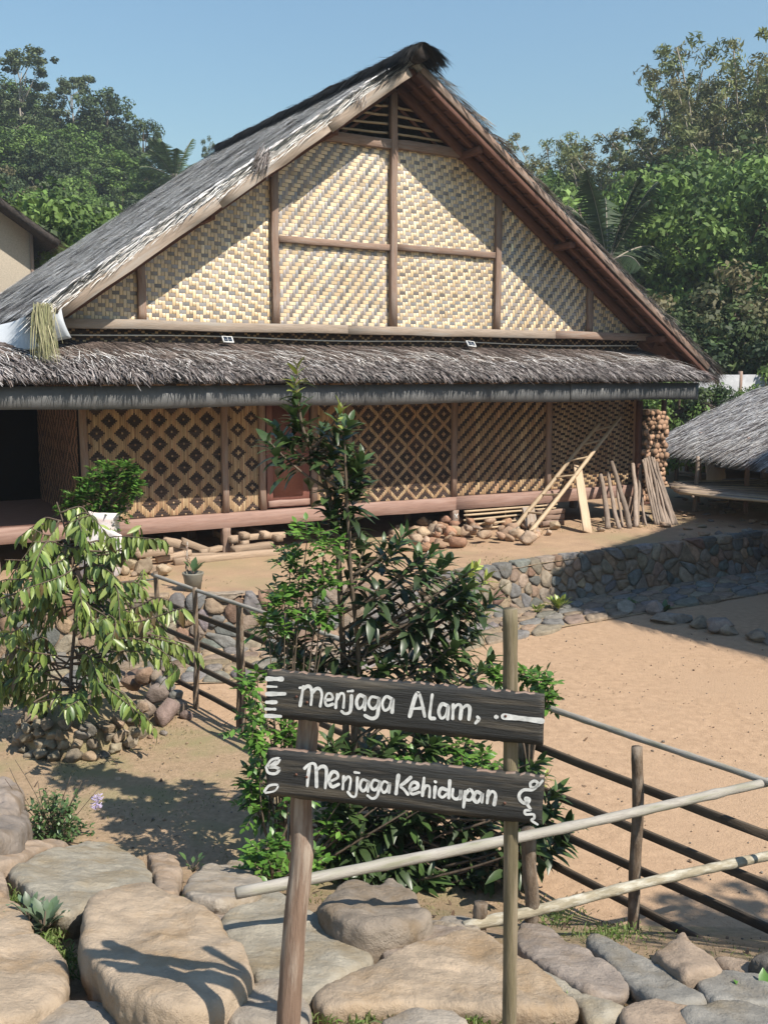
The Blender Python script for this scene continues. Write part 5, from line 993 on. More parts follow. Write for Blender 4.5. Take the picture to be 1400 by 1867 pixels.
for (px, py, n, L, lb, g, h) in ((1018, 1112, 40, .14, 'largest yellow-green tuft at the foot of the retaining wall', YGL, .14), (978, 1118, 24, .10, 'yellow-green tuft left of the largest one by the wall foot', YGL, .10), (882, 1132, 20, .09, 'small yellow-green tuft half hidden by the glossy tree', YGL, .08), (1142, 1106, 14, .12, 'dark green weed in the shade at the wall foot', GRL, .08), (1210, 1118, 14, .14, 'long-leaved weed among the shaded path stones', GRL, .08)):
    tuft_plant('wall_foot_plant', lb, gz(px, py, .02), n, L, .2, g, h=h)
tuft_plant('pot_leaves', None, pp+np.array([0, 0, .2]), 10, .17, .2, GRL, None, .8, .12); o = [x for x in bpy.data.objects if x.name == 'pot_leaves'][0]
for c in list(o.children): w_ = wm(c); c.parent = None; c.matrix_basis = w_; par(c, pot)
bpy.data.objects.remove(o)
mb = MB(); q = pp+np.array([-.10, .1, 0]); mb.tube([q, q+[0, 0, .3], q+[.02, 0, .62]], .012, 6); o = tag(mb.obj('dry_stem', m_palebark, None, True, colr=False), 'withered upright stem with curled leaves beside the bucket', 'plant')
oo = []
for k in range(26): oo.append((leaf_mat(q+np.array([.01, 0, .08+.02*k]), unit([R.normal(), R.normal(), -.6]), (0, 0, 1), .06), 0))
leafset(o, oo, [leaf_geo(1, .2, .5, .5, 3, .9, (.20, .12, .08))], 0, 'leaf', 'withered_leaves')
hb = gz(100, 1535, 0); hb[2] = float(bank(hb[0], hb[1]))
herb = empty('flowering_herb', hb, 'bushy herb with small green leaves and pale violet flower spikes among the boulders', 'herb'); out = []; mb = MB()
for k in range(95):
    px = R.normal(98, 32); py = 1430+95*R.random()**.8+abs(px-98)*.35; c = gY(px, py, hb[1]+R.uniform(-.25, .2)); mb.tube(curve3(hb+R.normal(0, .03, 3)*[1, 1, 0], c, (0, 0, .02), 5), .0025, 4)
    for j in range(11): d = unit(R.normal(0, 1, 3)+np.array([0, -.3, .3])); out.append((leaf_mat(c-np.array([0, 0, .012*j])+R.normal(0, .012, 3), d, (0, 0, 1), R.uniform(.03, .055)), int(R.integers(2))))
for (x, y, l) in ((178, 1440, .13), (18, 1400, .2), (28, 1385, .2), (130, 1415, .12), (150, 1425, .1), (70, 1425, .1), (10, 1420, .15)):
    t_ = gY(x, y, hb[1]-.05); mb.tube(curve3(hb, t_, (R.normal(0, .04), 0, 0), 6), .0025, 4)
mb.obj('stem', m_bark, herb, True, colr=False); leafset(herb, out, GRL, 0, 'leaf', 'foliage')
fm = M('violet_petal', (.62, .56, .72), (.48, .40, .60), .6, 20, spec=.2)
for (x, y) in ((178, 1456), (176, 1470)):
    mb = MB(); c = gY(x, y, hb[1]-.05)
    for k in range(26): d = unit(R.normal(0, 1, 3)*[1, 1, .35]); mb.tube([c+[0, 0, R.uniform(-.03, .03)], c+d*.045+[0, 0, .01]], .0022, 4)
    tag(mb.obj('flower_spike', fm, herb, False, colr=False), kind='stuff')
for (px, py, n, L, lb, g) in ((80, 1700, 46, .085, 'pale grey-green weed growing in the gap beside the tan boulders', GGL), (55, 1680, 20, .07, 'small grey-green weed beside the cracked slab', GGL), (352, 1590, 12, .06, 'tiny green sprout behind the dome-shaped boulder', GRL)):
    p = bankhit(px, py, .05); tuft_plant('gap_weed', lb, p, n, L, .2, g, h=.09)
for (px, py, n, L, lb) in ((1330, 1862, 60, .10, 'glossy green leafy plant growing over the blue-grey slab'), (1395, 1850, 40, .10, 'glossy green leafy plant reaching over the brown stone at the court edge'), (1290, 1866, 30, .07, 'low glossy seedling beside the larger leafy plant')):
    p = gY(px, py+30, 3.7); tuft_plant('glossy_leaf_plant', lb, p, n, L*.75, .2, [leaf_geo(1, .27, .2, .2, 3, .9, (.09, .19, .035)), leaf_geo(1, .27, .2, .2, 3, .9, (.06, .13, .03))], h=.16, spread=1.2)
# --- grass and litter
def blades(name, P, L0, L1, W, pal):
    n = len(P); D = np.array([0, 0, 1.])+R.normal(0, .55, (n, 3)); D /= np.linalg.norm(D, axis=1)[:, None]; A = R.normal(0, 1, (n, 3)); A[:, 2] = 0
    v, f, c = strands(P, D, R.uniform(L0, L1, n), np.full(n, W), pick(pal, n, .2), R.uniform(-.01, .01, n), A/np.linalg.norm(A, axis=1)[:, None], .3); tag(obj(name, v, f, m_grass, None, np.clip(c, .01, 1), False), 'thin green grass scattered over the soil', 'grass', None, 'stuff')
GP = [(.12, .17, .04), (.17, .20, .06), (.09, .13, .035), (.26, .22, .10)]
n = 26000; X = R.uniform(-4.5, 2.2, n); Y = R.uniform(2.2, 11, n); kp = ~right_of_fence(X, Y) & (fbm(X, Y, .9, 41) > .12-.25*(Y < 5.8)); X, Y = X[kp], Y[kp]; blades('garden_grass', np.column_stack([X, Y, bank(X, Y)]), .012, .045, .0022, GP)
n = 5000; X = R.uniform(-6, 6, n); Y = yw(X)+R.uniform(0, 3.2, n); kp = fbm(X, Y, .8, 44) > .18; X, Y = X[kp], Y[kp]; blades('terrace_grass', np.column_stack([X, Y, np.full(len(X), .62)]), .015, .05, .003, GP)
n = 800; X = R.uniform(-4.5, 4.5, n); Y = R.uniform(2.2, 11.5, n); g_ = np.where(right_of_fence(X, Y), R.random(n) < .12, True); X, Y = X[g_], Y[g_]; n = len(X)
a = R.uniform(0, 6.28, n); D = np.column_stack([np.cos(a), np.sin(a), R.normal(0, .25, n)]); v, f, c = strands(np.column_stack([X, Y, bank(X, Y)+.008]), D, R.uniform(.02, .06, n), R.uniform(.005, .012, n), pick([(.16, .10, .06), (.24, .16, .09), (.10, .07, .05), (.33, .25, .15)], n, .2), R.uniform(0, .02, n), np.tile([0, 0, 1.], (n, 1)), 0)
tag(obj('leaf_litter', v, f, m_grass, None, c, False), 'dry brown leaf litter strewn over the garden soil', 'leaf litter', None, 'stuff')
# ------------------------------------------------------------------ right-hand side: pavilion, drying rack, stilt house
def thatch_slope(name, A, B, Cc, Dd, parent, n, pal, thick=.14, yawb=0.):
    """A,B along the eave, D,C along the ridge (above A and B)"""
    A, B, Cc, Dd = [np.asarray(q, float) for q in (A, B, Cc, Dd)]; nr = unit(np.cross(B-A, Dd-A)); nr = nr if nr[2] > 0 else -nr; k = 14; V = []
    for h in (0, -thick):
        for i in range(k+1):
            for j in range(k+1):
                a, b = i/k, j/k; p = (A*(1-a)+B*a)*(1-b)+(Dd*(1-a)+Cc*a)*b; V.append(p+nr*(h-.04)+(np.array([0, 0, 1])*R.normal(0, .012) if h == 0 else 0))
    w = k+1; m0 = w*w; Fs = []
    for i in range(k):
        for j in range(k): a = i*w+j; Fs += [(a, a+w, a+w+1, a+1), (m0+a, m0+a+1, m0+a+w+1, m0+a+w)]
        Fs += [(i*w, m0+i*w, m0+i*w+w, i*w+w), (i*w+k, i*w+w+k, m0+i*w+w+k, m0+i*w+k), (i, i+1, m0+i+1, m0+i), (k*w+i, m0+k*w+i, m0+k*w+i+1, k*w+i+1)]
    core = obj(name, V, Fs, m_thcore, parent, None, True); a = R.random(n); b = R.random(n)
    P = (A*(1-a[:, None])+B*a[:, None])*(1-b[:, None])+(Dd*(1-a[:, None])+Cc*a[:, None])*b[:, None]; dn = unit((A+B)-(Cc+Dd)); ac = unit(B-A); yaw = R.normal(yawb, .16, n)
    D = dn*np.cos(yaw)[:, None]+ac*np.sin(yaw)[:, None]; pa = strands(P-nr*.02, D, R.uniform(.3, .7, n), R.uniform(.006, .012, n), pick(pal, n, .18), R.uniform(0, .06, n), np.tile(nr, (n, 1)), .06)
    q = n//5; a = R.random(q); E_ = A*(1-a[:, None])+B*a[:, None]; pb_ = strands(E_-nr*R.uniform(0, thick, q)[:, None], dn+R.normal(0, .12, (q, 3)), R.uniform(.1, .35, q), R.uniform(.005, .01, q), pick(ASH, q, .2), R.uniform(0, .04, q), np.tile(nr, (q, 1)), .25)
    cat_strands('thatch_straw', [pa, pb_], core); return core
pav = empty('thatched_pavilion', (7.6, 20.6, .62), 'open pavilion with grey combed thatch roof beyond the shaded retaining wall', 'pavilion')
A_ = np.array([6.25, 23.0, 1.93]); e1 = unit([1.25, -6.0, 0]); B_ = A_+e1*6.6; acr = np.array([-e1[1], e1[0], 0]); R1 = A_+acr*2.7+np.array([0, 0, 1.25]); R2 = B_+acr*2.7+np.array([0, 0, 1.25])
thatch_slope('roof_slope', A_, B_, R2, R1, pav, 12000, ASH+GREY, .16); thatch_slope('roof_slope', A_+acr*5.4, B_+acr*5.4, R2, R1, pav, 1500, GREY, .16)
beam('eave_beam', A_+acr*.35+e1*.3-[0, 0, .03], B_+acr*.35-[0, 0, .03], .09, .15, m_redwood, pav); beam('ridge_beam', R1+e1*.3-[0, 0, .35], R2-[0, 0, .35], .1, .12, m_dkwood, pav)
for t in (1.2, 3.1, 5.2):
    for o_ in (.45, 4.9): p = A_+e1*t+acr*o_; pole('post', (p[0], p[1], .56), (p[0], p[1], 2.15 if o_ < 1 else 2.1), .05, .045, m_redwood, pav, .004)
for t in (1.2, 5.2): p = A_+e1*t; beam('tie_beam', p+acr*.4+[0, 0, .1], p+acr*4.95+[0, 0, .1], .07, .1, m_dkwood, pav)
for j, z in enumerate((.9, 1.0, 1.1)): o = beam('stacked_plank', A_*[1, 1, 0]+e1*1.4+acr*1.3+[0, 0, z], A_*[1, 1, 0]+e1*5.0+acr*1.3+[0, 0, z], .8, .06, m_redwood, pav)
rack = empty('bamboo_drying_rack', (6.8, 19.5, .62), 'low drying rack of long parallel bamboo canes in front of the pavilion', 'rack')
for k in range(26):
    t = k/25; p0 = gz(1238-12*t, 898-18*t, 1.15); p1 = gz(1470, 922-50*t, 1.15); pole('cane', p0+np.array([R.uniform(-.12, .1), 0, R.normal(0, .008)]), p1, .030, .026, m_stick if k % 3 else m_yellowbam, rack, .006, 7, 5)
for px in (1262, 1340, 1420):
    a, b = gz(px, 905, 1.1), gz(px, 882, 1.1); pole('bearer', a+[0, 0, -.005], b+[0, 0, -.005], .03, .03, m_stick, rack, .004)
for px, py, zt_ in ((1265, 934, 1.75), (1330, 925, 1.1), (1410, 938, 1.1)): p = gz(px, py, .6); pole('post', p, (p[0]+.02, p[1], zt_), .045, .04, m_stick, rack, .008)
for k, (x0, y0_, x1, y1) in enumerate(((1310, 915, 1420, 905), (1290, 912, 1420, 918), (1230, 862, 1262, 868))): o = beam('loose_board', gz(x0, y0_, .72), gz(x1, y1, .72), .18, .03, m_fresh if k == 0 else m_paleboard); tag(o, ('pale board lying under the drying rack', 'greyish board lying under the drying rack', 'short board lying beside the stilt house')[k], 'board')
for k in range(46):
    px, py = R.uniform(1235, 1400), R.uniform(905, 975); loose_rock(gz(px, py, TZ)-[0, 0, .03], R.uniform(.05, .13), 3000+k, ROCKC, .5, 2, 'terrace_stone', 'small stone scattered on the terrace below the drying rack', 'stone', 'stones by the drying rack')
def plain_house(name, label, c, ax, L, W, z0, z1, zr, wall, roofpal, over=.6, n=5000, stilt=True):
    """simple gabled house: ax = unit ridge direction, c = centre"""
    ax = unit(ax); ay = np.array([-ax[1], ax[0], 0]); c = np.asarray(c, float); e = empty(name, (c[0], c[1], .6), label, 'house')
    P = lambda a, b, z: np.array([*(c+ax*a+ay*b)[:2], z]); h = z1
    V = [P(a, b, z) for z in (z0, z1) for a, b in ((-L/2, -W/2), (L/2, -W/2), (L/2, W/2), (-L/2, W/2))]+[P(-L/2, 0, zr-.2), P(L/2, 0, zr-.2)]
    obj('wall', V, [(0, 1, 5, 4), (1, 2, 6, 9, 5), (2, 3, 7, 6), (3, 0, 4, 8, 7), (0, 3, 2, 1)], wall, e)
    sl = (zr-z1)/(W/2)
    for sg in (-1, 1): thatch_slope('roof_slope', P(-L/2-over, sg*(W/2+over), z1-sl*over), P(L/2+over, sg*(W/2+over), z1-sl*over), P(L/2+over, 0, zr), P(-L/2-over, 0, zr), e, n, roofpal, .18)
    for a in np.linspace(-L/2, L/2, 5):
        for sg in (-1, 1): beam('post', P(a, sg*(W/2+.02), .5), P(a, sg*(W/2+.02), z1), .09, .09, m_wood, e)
    if z0 > .8:
        for sg in (-1, 1): beam('floor_beam', P(-L/2, sg*(W/2+.03), z0-.06), P(L/2, sg*(W/2+.03), z0-.06), .1, .14, m_wood, e)
    return e, P
g1, P1 = plain_house('stilt_house', 'grey-panelled stilt house glimpsed behind the open pavilion', (11.6, 27.6, 0), U, 7.5, 3.6, 1.05, 2.0, 2.75, m_bluegrey, BROWN, .5, 3000)
for a in (-3.3, -2.7, -2.1, -1.3, -.6): beam('wall_stile', P1(a, -1.82, 1.08), P1(a, -1.82, 1.97), .05, .10, m_wood, g1)
o = beam('leaning_mat', gY(1305, 883, 25.4), gY(1302, 828, 25.6), .62, .03, m_fresh, None, up=(.4, -.9, .1)); tag(o, 'tan woven mat leaning against the grey stilt house', 'mat')
g2, P2 = plain_house('gabled_house', 'dark-thatched house with pale woven gable behind the left roof edge', (-12.6-1.5, 30+2.6, 0), (-.5, .87, 0), 6, 4.4, 1.2, 7.9, 9.4, M('pale_woven_wall', (.52, .45, .36), (.40, .35, .28), .8, 26, spec=.2), BROWN, .75, 5000)
pw = empty('pale_wall', (10.3, 29.6, .6), 'pale weathered wall glimpsed through leaves above the pavilion roof', 'wall')
beam('wall_panel', (8.7, 28.8, 2.0), (12.4, 30.8, 2.0), .12, 2.8, M('white_wall', (.42, .42, .42), (.26, .26, .27), .8, 2, spec=.2), pw, bev=.02)
for x_ in (8.75, 10.5, 12.3): beam('wall_post', (x_, 28.75+(x_-8.7)*.54, .55), (x_, 28.75+(x_-8.7)*.54, 3.5), .1, .1, m_wood, pw)
# the neighbour whose roof shades the corner of the court
cC = np.array([5.54, 12.22]); d1 = unit([.60, .80, 0]); d2 = unit([.61, -.79, 0])
nb_ = empty('neighbour_house', (10.2, 12.4, .0), 'thatched neighbour house at the shaded side of the court', 'house')
Z_ = lambda a, b, z: np.array([cC[0]+d1[0]*a+d2[0]*b, cC[1]+d1[1]*a+d2[1]*b, z])
thatch_slope('roof_slope', Z_(0, 0, 5.0), Z_(8, 0, 5.0), Z_(6, 3.6, 7.1), Z_(2, 3.6, 7.1), nb_, 2500, GREY); thatch_slope('roof_slope', Z_(0, 7.2, 5.0), Z_(8, 7.2, 5.0), Z_(6, 3.6, 7.1), Z_(2, 3.6, 7.1), nb_, 1500, GREY)
thatch_slope('roof_slope', Z_(0, 7.2, 5.0), Z_(0, 0, 5.0), Z_(2, 3.59, 7.1), Z_(2, 3.61, 7.1), nb_, 1500, GREY); thatch_slope('roof_slope', Z_(8, 0, 5.0), Z_(8, 7.2, 5.0), Z_(6, 3.61, 7.1), Z_(6, 3.59, 7.1), nb_, 1500, GREY)
V = [Z_(a, b, z) for z in (.3, 5.0) for a, b in ((1.1, 1.1), (6.9, 1.1), (6.9, 6.1), (1.1, 6.1))]; obj('wall', V, BOXF, m_paleboard, nb_)
for a, b in ((1, 1), (7, 1), (4, 1), (1, 6.2), (7, 6.2), (1, 3.6)): q = Z_(a, b, 0); beam('post', (q[0], q[1], -.1), (q[0], q[1], 5.0), .13, .13, m_wood, nb_)
# ------------------------------------------------------------------ trees of the slope
def crown_geo(seed, cl, cr, per, size, cols, asp=.55, up=.35):
    """leaf faces in clumps; cl: clump centres (n,3), cr: clump radius (n,)"""
    g = np.random.default_rng(seed); n = len(cl)*per; ci = np.repeat(np.arange(len(cl)), per); o = g.normal(size=(n, 3)); o /= np.linalg.norm(o, axis=1)[:, None]; rr = g.random(n)**.4
    P = cl[ci]+o*(rr*cr[ci])[:, None]*np.array([1, 1, .75]); Nn = o+g.normal(0, .55, (n, 3))+np.array([0, 0, up]); Nn /= np.linalg.norm(Nn, axis=1)[:, None]
    A = np.cross(Nn, g.normal(size=(n, 3))); A /= np.linalg.norm(A, axis=1)[:, None]; B = np.cross(Nn, A); L = size*g.uniform(.6, 1.3, n)[:, None]; W = L*asp
    V = np.stack([P-A*L*.5, P-B*W*.5+Nn*L*.08, P+A*L*.5, P+B*W*.5+Nn*L*.08], 1).reshape(-1, 3); Fq = np.arange(n)[:, None]*4+np.arange(4)
    cols = np.array(cols); cc = cols[g.integers(len(cols), size=len(cl))]*(1+g.normal(0, .14, len(cl)))[:, None]; C = cc[ci]*(1+g.normal(0, .16, n))[:, None]
    return V, Fq, np.clip(C, .004, 1)
def ell(g, n, c, r, lo=.35): o = g.normal(size=(n, 3)); o /= np.linalg.norm(o, axis=1)[:, None]; return np.array(c)+o*np.array(r)*(lo+(1-lo)*g.random(n)**.5)[:, None]
def make_variant(kind, seed):
    """unit-height tree: trunk mesh, crown mesh"""
    g = np.random.default_rng(seed); tm = MB()
    G1 = [(.075, .11, .04), (.06, .09, .035), (.09, .125, .045), (.05, .08, .034)]; G2 = [(.105, .175, .04), (.135, .215, .05), (.08, .135, .036), (.16, .245, .06)]; G3 = [(.14, .135, .06), (.115, .12, .05), (.16, .14, .07), (.10, .115, .05)]; G4 = [(.12, .155, .07), (.14, .175, .08), (.10, .13, .06)]
    if kind == 'round': cl = ell(g, 46, (0, 0, .66), (.29, .29, .31)); cr = g.uniform(.06, .11, 46); col_, per, sz, th_ = G1, 95, .034, .022
    elif kind == 'bright': cl = ell(g, 90, (0, 0, .58), (.42, .42, .38), .45); cr = g.uniform(.06, .10, 90); col_, per, sz, th_ = G2, 120, .030, .02
    elif kind == 'brown': cl = ell(g, 44, (0, 0, .56), (.36, .36, .38)); cr = g.uniform(.06, .12, 44); col_, per, sz, th_ = G3, 95, .032, .02
    elif kind == 'bushy': cl = ell(g, 50, (0, 0, .46), (.46, .46, .42)); cr = g.uniform(.07, .13, 50); col_, per, sz, th_ = G2, 90, .036, .02
    elif kind == 'tall': cl = np.concatenate([ell(g, 8, (g.uniform(-.16, .16), g.uniform(-.16, .16), z), (.17, .17, .012)) for z in (.62, .72, .80, .87, .92, .96)]); cr = g.uniform(.028, .05, len(cl)); col_, per, sz, th_ = G4, 85, .022, .011
    elif kind == 'loose': cl = ell(g, 36, (0, 0, .66), (.26, .26, .33), .2); cr = g.uniform(.03, .06, 36); col_, per, sz, th_ = G4, 45, .026, .010
    tm.tube(smoothpts([(0, 0, -.06), (g.normal(0, .01), g.normal(0, .01), .25), (g.normal(0, .02), g.normal(0, .02), .6), (0, 0, .85)], 4), [th_, th_*.8, th_*.55, th_*.2], 6)
    for i in g.choice(len(cl), min(14, len(cl)), replace=False): z = max(.15, cl[i][2]-.3*g.random()-.08); tm.tube(curve3((0, 0, z), cl[i], (0, 0, -.02), 5), [th_*.4, th_*.12], 4)
    V, Fq, C = crown_geo(seed, cl, cr, per, sz, col_, .6)
    pale = kind in ('tall', 'loose')
    return mesh('trunk', np.concatenate(tm.V), tm.F, None, True, m_palebark if pale else m_bark), mesh('crown', V, Fq, C, False, m_far)
def make_bamboo(seed):
    g = np.random.default_rng(seed); tm = MB(); cl = []; cr = []
    for k in range(20):
        a = g.uniform(0, 6.28); r_ = g.uniform(.12, .38); h = g.uniform(.7, 1.0); tip = np.array([r_*math.cos(a), r_*math.sin(a), h]); c = curve3((g.normal(0, .03), g.normal(0, .03), -.03), tip, (-tip[0]*.3, -tip[1]*.3, .22*h), 10); tm.tube(c, [.006, .002], 5)
        for q in range(4, 10):
            for _ in range(3): cl.append(c[q]+g.normal(0, .03, 3)); cr.append(g.uniform(.02, .045))
    V, Fq, C = crown_geo(seed, np.array(cl), np.array(cr), 42, .024, [(.21, .235, .09), (.17, .205, .075), (.25, .25, .11), (.20, .19, .085)], .28, .0)
    return mesh('culms', np.concatenate(tm.V), tm.F, None, True, m_palebark), mesh('crown', V, Fq, C, False, m_far)
def make_palm(seed, dark=False):
    g = np.random.default_rng(seed); tm = MB(); tm.tube(smoothpts([(0, 0, -.05), (.02, 0, .3), (0, 0, .70)], 5), [.02, .014], 7); V = []; C = []
    for k in range(18):
        a = k*2.4+g.normal(0, .2); el = g.uniform(.15, 1.25); L = g.uniform(.36, .46); d = np.array([math.cos(a)*math.cos(el), math.sin(a)*math.cos(el), math.sin(el)]); c = curve3((0, 0, .69), np.array([0, 0, .69])+d*L-np.array([0, 0, .16*L*(1.6-el)]), d*L*.18+np.array([0, 0, .05]), 22); tm.tube(c, [.004, .0012], 4)
        sx = unit(np.cross(d, [0, 0, 1]))
        for q in range(3, 22):
            f = (q-2)/20; t = unit(c[min(q+1, 21)]-c[q-1]); ll = .13*math.sin(math.pi*min(1, f*.85+.12))
            for sg in (-1, 1):
                for h_ in (0, .5):
                    p = c[q]*(1-h_)+c[q-1]*h_; e = p+(t*.55+sx*sg*.8-np.array([0, 0, .35+.2*g.random()]))*ll; w = t*.006; V += [p-w, p+w, e+w*.2, e-w*.2]; C.append(np.array((.10, .145, .05) if not dark else (.05, .075, .035))*(1+g.normal(0, .2)))
    V = np.array(V); return mesh('trunk', np.concatenate(tm.V), tm.F, None, True, m_palebark), mesh('crown', V, np.arange(len(V)).reshape(-1, 4), np.clip(np.array(C), .01, 1), False, m_far)
VAR = {k: [make_variant(k, s_+i*7) for i in range(2)] for k, s_ in (('round', 11), ('bright', 21), ('brown', 31), ('bushy', 41), ('tall', 51), ('loose', 61))}
VAR['bamboo'] = [make_bamboo(71), make_bamboo(72)]; VAR['palm'] = [make_palm(81), make_palm(82, True)]
NM = {'round': 'broadleaf_tree', 'bright': 'leafy_tree', 'brown': 'brownish_tree', 'bushy': 'bushy_tree', 'tall': 'tall_slender_tree', 'loose': 'sparse_tree', 'bamboo': 'bamboo_clump', 'palm': 'palm_tree'}
def tree(kind, px, ytop, D, wid=1., label=None, group=None, v=None, hmax=None):
    T_ = gY(px, ytop, D); x, y = float(T_[0]), float(T_[1]); zb = float(terr(x, y)) if y > 36 else .6; h = max(2.5, T_[2]-zb)
    if hmax and h > hmax: zb = T_[2]-hmax; h = hmax
    e = empty(NM[kind], (x, y, zb), label, 'bamboo' if kind == 'bamboo' else 'palm' if kind == 'palm' else 'tree', group); tr, cr = VAR[kind][int(R.integers(2)) if v is None else v]
    m = Matrix.Translation((x, y, zb)) @ Matrix.Rotation(R.uniform(0, 6.28), 4, 'Z') @ Matrix.Diagonal((h*wid, h*wid, h, 1)); place('culms' if kind == 'bamboo' else 'trunk', tr, e, m); place('crown', cr, e, m.copy()); return e
GL = 'trees on the wooded slope'
for (k, px, yt, D, w, lb) in (('tall', 38, 92, 84, 1.1, 'tallest slender tree with layered feathery crown on the wooded slope behind the dark gabled house'), ('tall', 128, 128, 88, 1.1, 'slender tree with flat feathery top beside the tallest one'), ('round', 188, 152, 86, .95, 'big dark dome-shaped tree standing on the skyline beside the feathery trees'), ('round', 262, 204, 84, .62, 'lone upright oval tree standing clear against the sky on the slope'), ('palm', 318, 262, 76, 1., 'small palm on the skyline right of the lone oval tree'), ('loose', 385, 236, 88, .5, 'thin nearly bare tree sticking up behind the thatched roof'), ('round', 92, 240, 78, .8, 'dark tree under the feathery crowns on the slope'), ('tall', -10, 150, 80, 1.1, 'slender tree at the thin end of the feathery group')):
    tree(k, px, yt, D, w, lb)
for i in range(74):
    t = R.random(); D = 44+46*t; px = R.uniform(-120, 470); sk = np.interp(px, [-120, 0, 200, 300, 470], [170, 190, 240, 300, 340]); yt = sk+(1-t)**1.1*(480-sk)*.8+R.uniform(-5, 35); k = R.choice(['round', 'brown', 'bushy', 'round', 'loose', 'palm', 'tall', 'bright', 'round'])
    if D < 56 and k in ('tall', 'palm', 'loose'): k = 'brown'
    lbl = {'round': 'dense dark green tree among many on the wooded slope left of the roof', 'brown': 'brownish-green tree among many on the wooded slope left of the roof', 'bushy': 'bright bushy tree among many on the wooded slope left of the roof', 'loose': 'sparse thin tree among many on the wooded slope left of the roof', 'palm': 'palm among the trees of the wooded slope left of the roof', 'tall': 'tall feathery tree among many on the wooded slope left of the roof', 'bright': 'light green leafy tree among many on the wooded slope left of the roof'}[k]
    tree(k, px, yt, D, R.uniform(.8, 1.15), lbl, GL+' left: '+k, hmax=13)
for row, (D0, dy) in enumerate(((90, 12), (84, 45), (77, 85))):
    for px in range(-90, 440, 26):
        k = ('round', 'bushy', 'round', 'bright')[int(R.integers(4))]; yt = np.interp(px, [-90, 0, 60, 130, 190, 225, 240, 290, 330, 440], [110, 130, 165, 190, 185, 235, 270, 290, 300, 320])+dy+R.uniform(-8, 22)
        tree(k, px+R.uniform(-10, 10), yt, D0+R.uniform(-3, 3), R.uniform(1., 1.35), {'round': 'dense dark green tree among many on the wooded slope left of the roof', 'bushy': 'bright bushy tree among many on the wooded slope left of the roof', 'bright': 'light green leafy tree among many on the wooded slope left of the roof'}[k], GL+' left: '+k, hmax=8)
for (k, px, yt, D, w, lb) in (('bright', 1310, 285, 40, .95, 'big bright leafy tree rising above the pavilion roof'), ('bright', 1195, 318, 41, .8, 'bright leafy tree beside the coconut palm'), ('bright', 1420, 290, 39, .9, 'bright leafy tree standing on the far side of the big one'), ('palm', 1112, 325, 37, .62, 'coconut palm with long pale fronds close behind the right roof edge'), ('brown', 1345, 470, 33, .95, 'dark glossy bush-like tree just above the pavilion roof'), ('round', 1260, 560, 32, .9, 'low dark tree between the roof eave and the pavilion'), ('round', 1405, 560, 31, .9, 'low dark tree overhanging the pavilion roof'), ('bushy', 1240, 655, 26, .9, 'green shrub under the lowest corner of the thatch'), ('round', 1300, 690, 25.6, .9, 'dark shrub just above the low corner of the pavilion roof'), ('round', 1160, 470, 40, 1.1, 'dark tree under the coconut palm behind the rake'), ('bushy', 1400, 650, 29, .7, 'green shrub with hanging leaves above the pavilion ridge'),
        ('bamboo', 1305, 92, 56, 1., 'tallest arching bamboo clump against the sky above the leafy trees'), ('bamboo', 1400, 62, 58, 1., 'arching bamboo clump next to the tallest one'), ('bamboo', 1190, 190, 60, 1., 'mid-height bamboo clump above the bright leafy tree'), ('bamboo', 1095, 225, 62, 1., 'bamboo clump above the coconut palm'), ('bamboo', 1025, 245, 66, 1., 'low bamboo clump nearest the roof rake'), ('bamboo', 1250, 150, 62, 1., 'bamboo clump between the tallest and the mid-height ones'), ('bamboo', 1430, 130, 52, 1., 'dense bamboo clump below the arching ones')):
    tree(k, px, yt, D, w, lb)
for i in range(40):
    D = R.uniform(44, 68); px = R.uniform(930, 1520); yt = np.interp(px, [930, 1000, 1150, 1300, 1520], [330, 300, 290, 230, 220])+R.uniform(0, 150); k = R.choice(['round', 'bushy', 'bright', 'bamboo', 'bright'])
    tree(k, px, yt, D, R.uniform(.85, 1.15), {'round': 'dark green tree among those behind the right roof rake', 'bushy': 'bushy tree among those behind the right roof rake', 'brown': 'brownish tree among those behind the right roof rake', 'bamboo': 'bamboo clump among the trees behind the right roof rake', 'bright': 'light green tree among those behind the right roof rake'}[k], GL+' right: '+k, hmax=12)
for i in range(18):
    D = R.uniform(32, 40); px = R.uniform(1000, 1480); k = R.choice(['round', 'bushy', 'brown']); tree(k, px, R.uniform(500, 640), D, R.uniform(.9, 1.2), {'round': 'low dark tree in the thicket behind the pavilion', 'bushy': 'green bush in the thicket behind the pavilion', 'brown': 'brownish bush in the thicket behind the pavilion'}[k], 'thicket behind the pavilion: '+k)
for i in range(9):
    px = -70+22*i; tree('bright' if i % 2 else 'round', px, R.uniform(330, 420), R.uniform(33, 40), .9, 'leafy tree close behind the dark gabled house' if i % 2 else 'dark tree close behind the dark gabled house', 'trees behind the gabled house: '+str(i % 2))
# undergrowth that nobody could count
n = 900; X = np.concatenate([R.uniform(-60, 8, 520), R.uniform(5, 55, 380)]); Y = R.uniform(40, 112, n); cl = np.column_stack([X, Y, terr(X, Y)+.7]); V, Fq, C = crown_geo(99, cl, R.uniform(.9, 1.8, n), 60, .42, [(.06, .095, .03), (.08, .12, .035), (.045, .07, .026), (.095, .10, .04)], .6)
tag(obj('slope_undergrowth', V, Fq, m_far, None, C, False, (0, 60, 0)), 'dense green undergrowth covering the wooded slope', 'undergrowth', None, 'stuff')
# the tree by the steps whose crown shades the lowest slabs
sh = empty('shade_tree', (6.3, 1.9, float(bank(6.3, 1.9))), 'leafy tree beside the steps that shades the lowest slabs', 'tree'); m = Matrix.Translation((6.3, 1.9, .9)) @ Matrix.Diagonal((4.2, 4.2, 6., 1)); place('trunk', VAR['round'][0][0], sh, m); place('crown', VAR['round'][0][1], sh, m.copy())

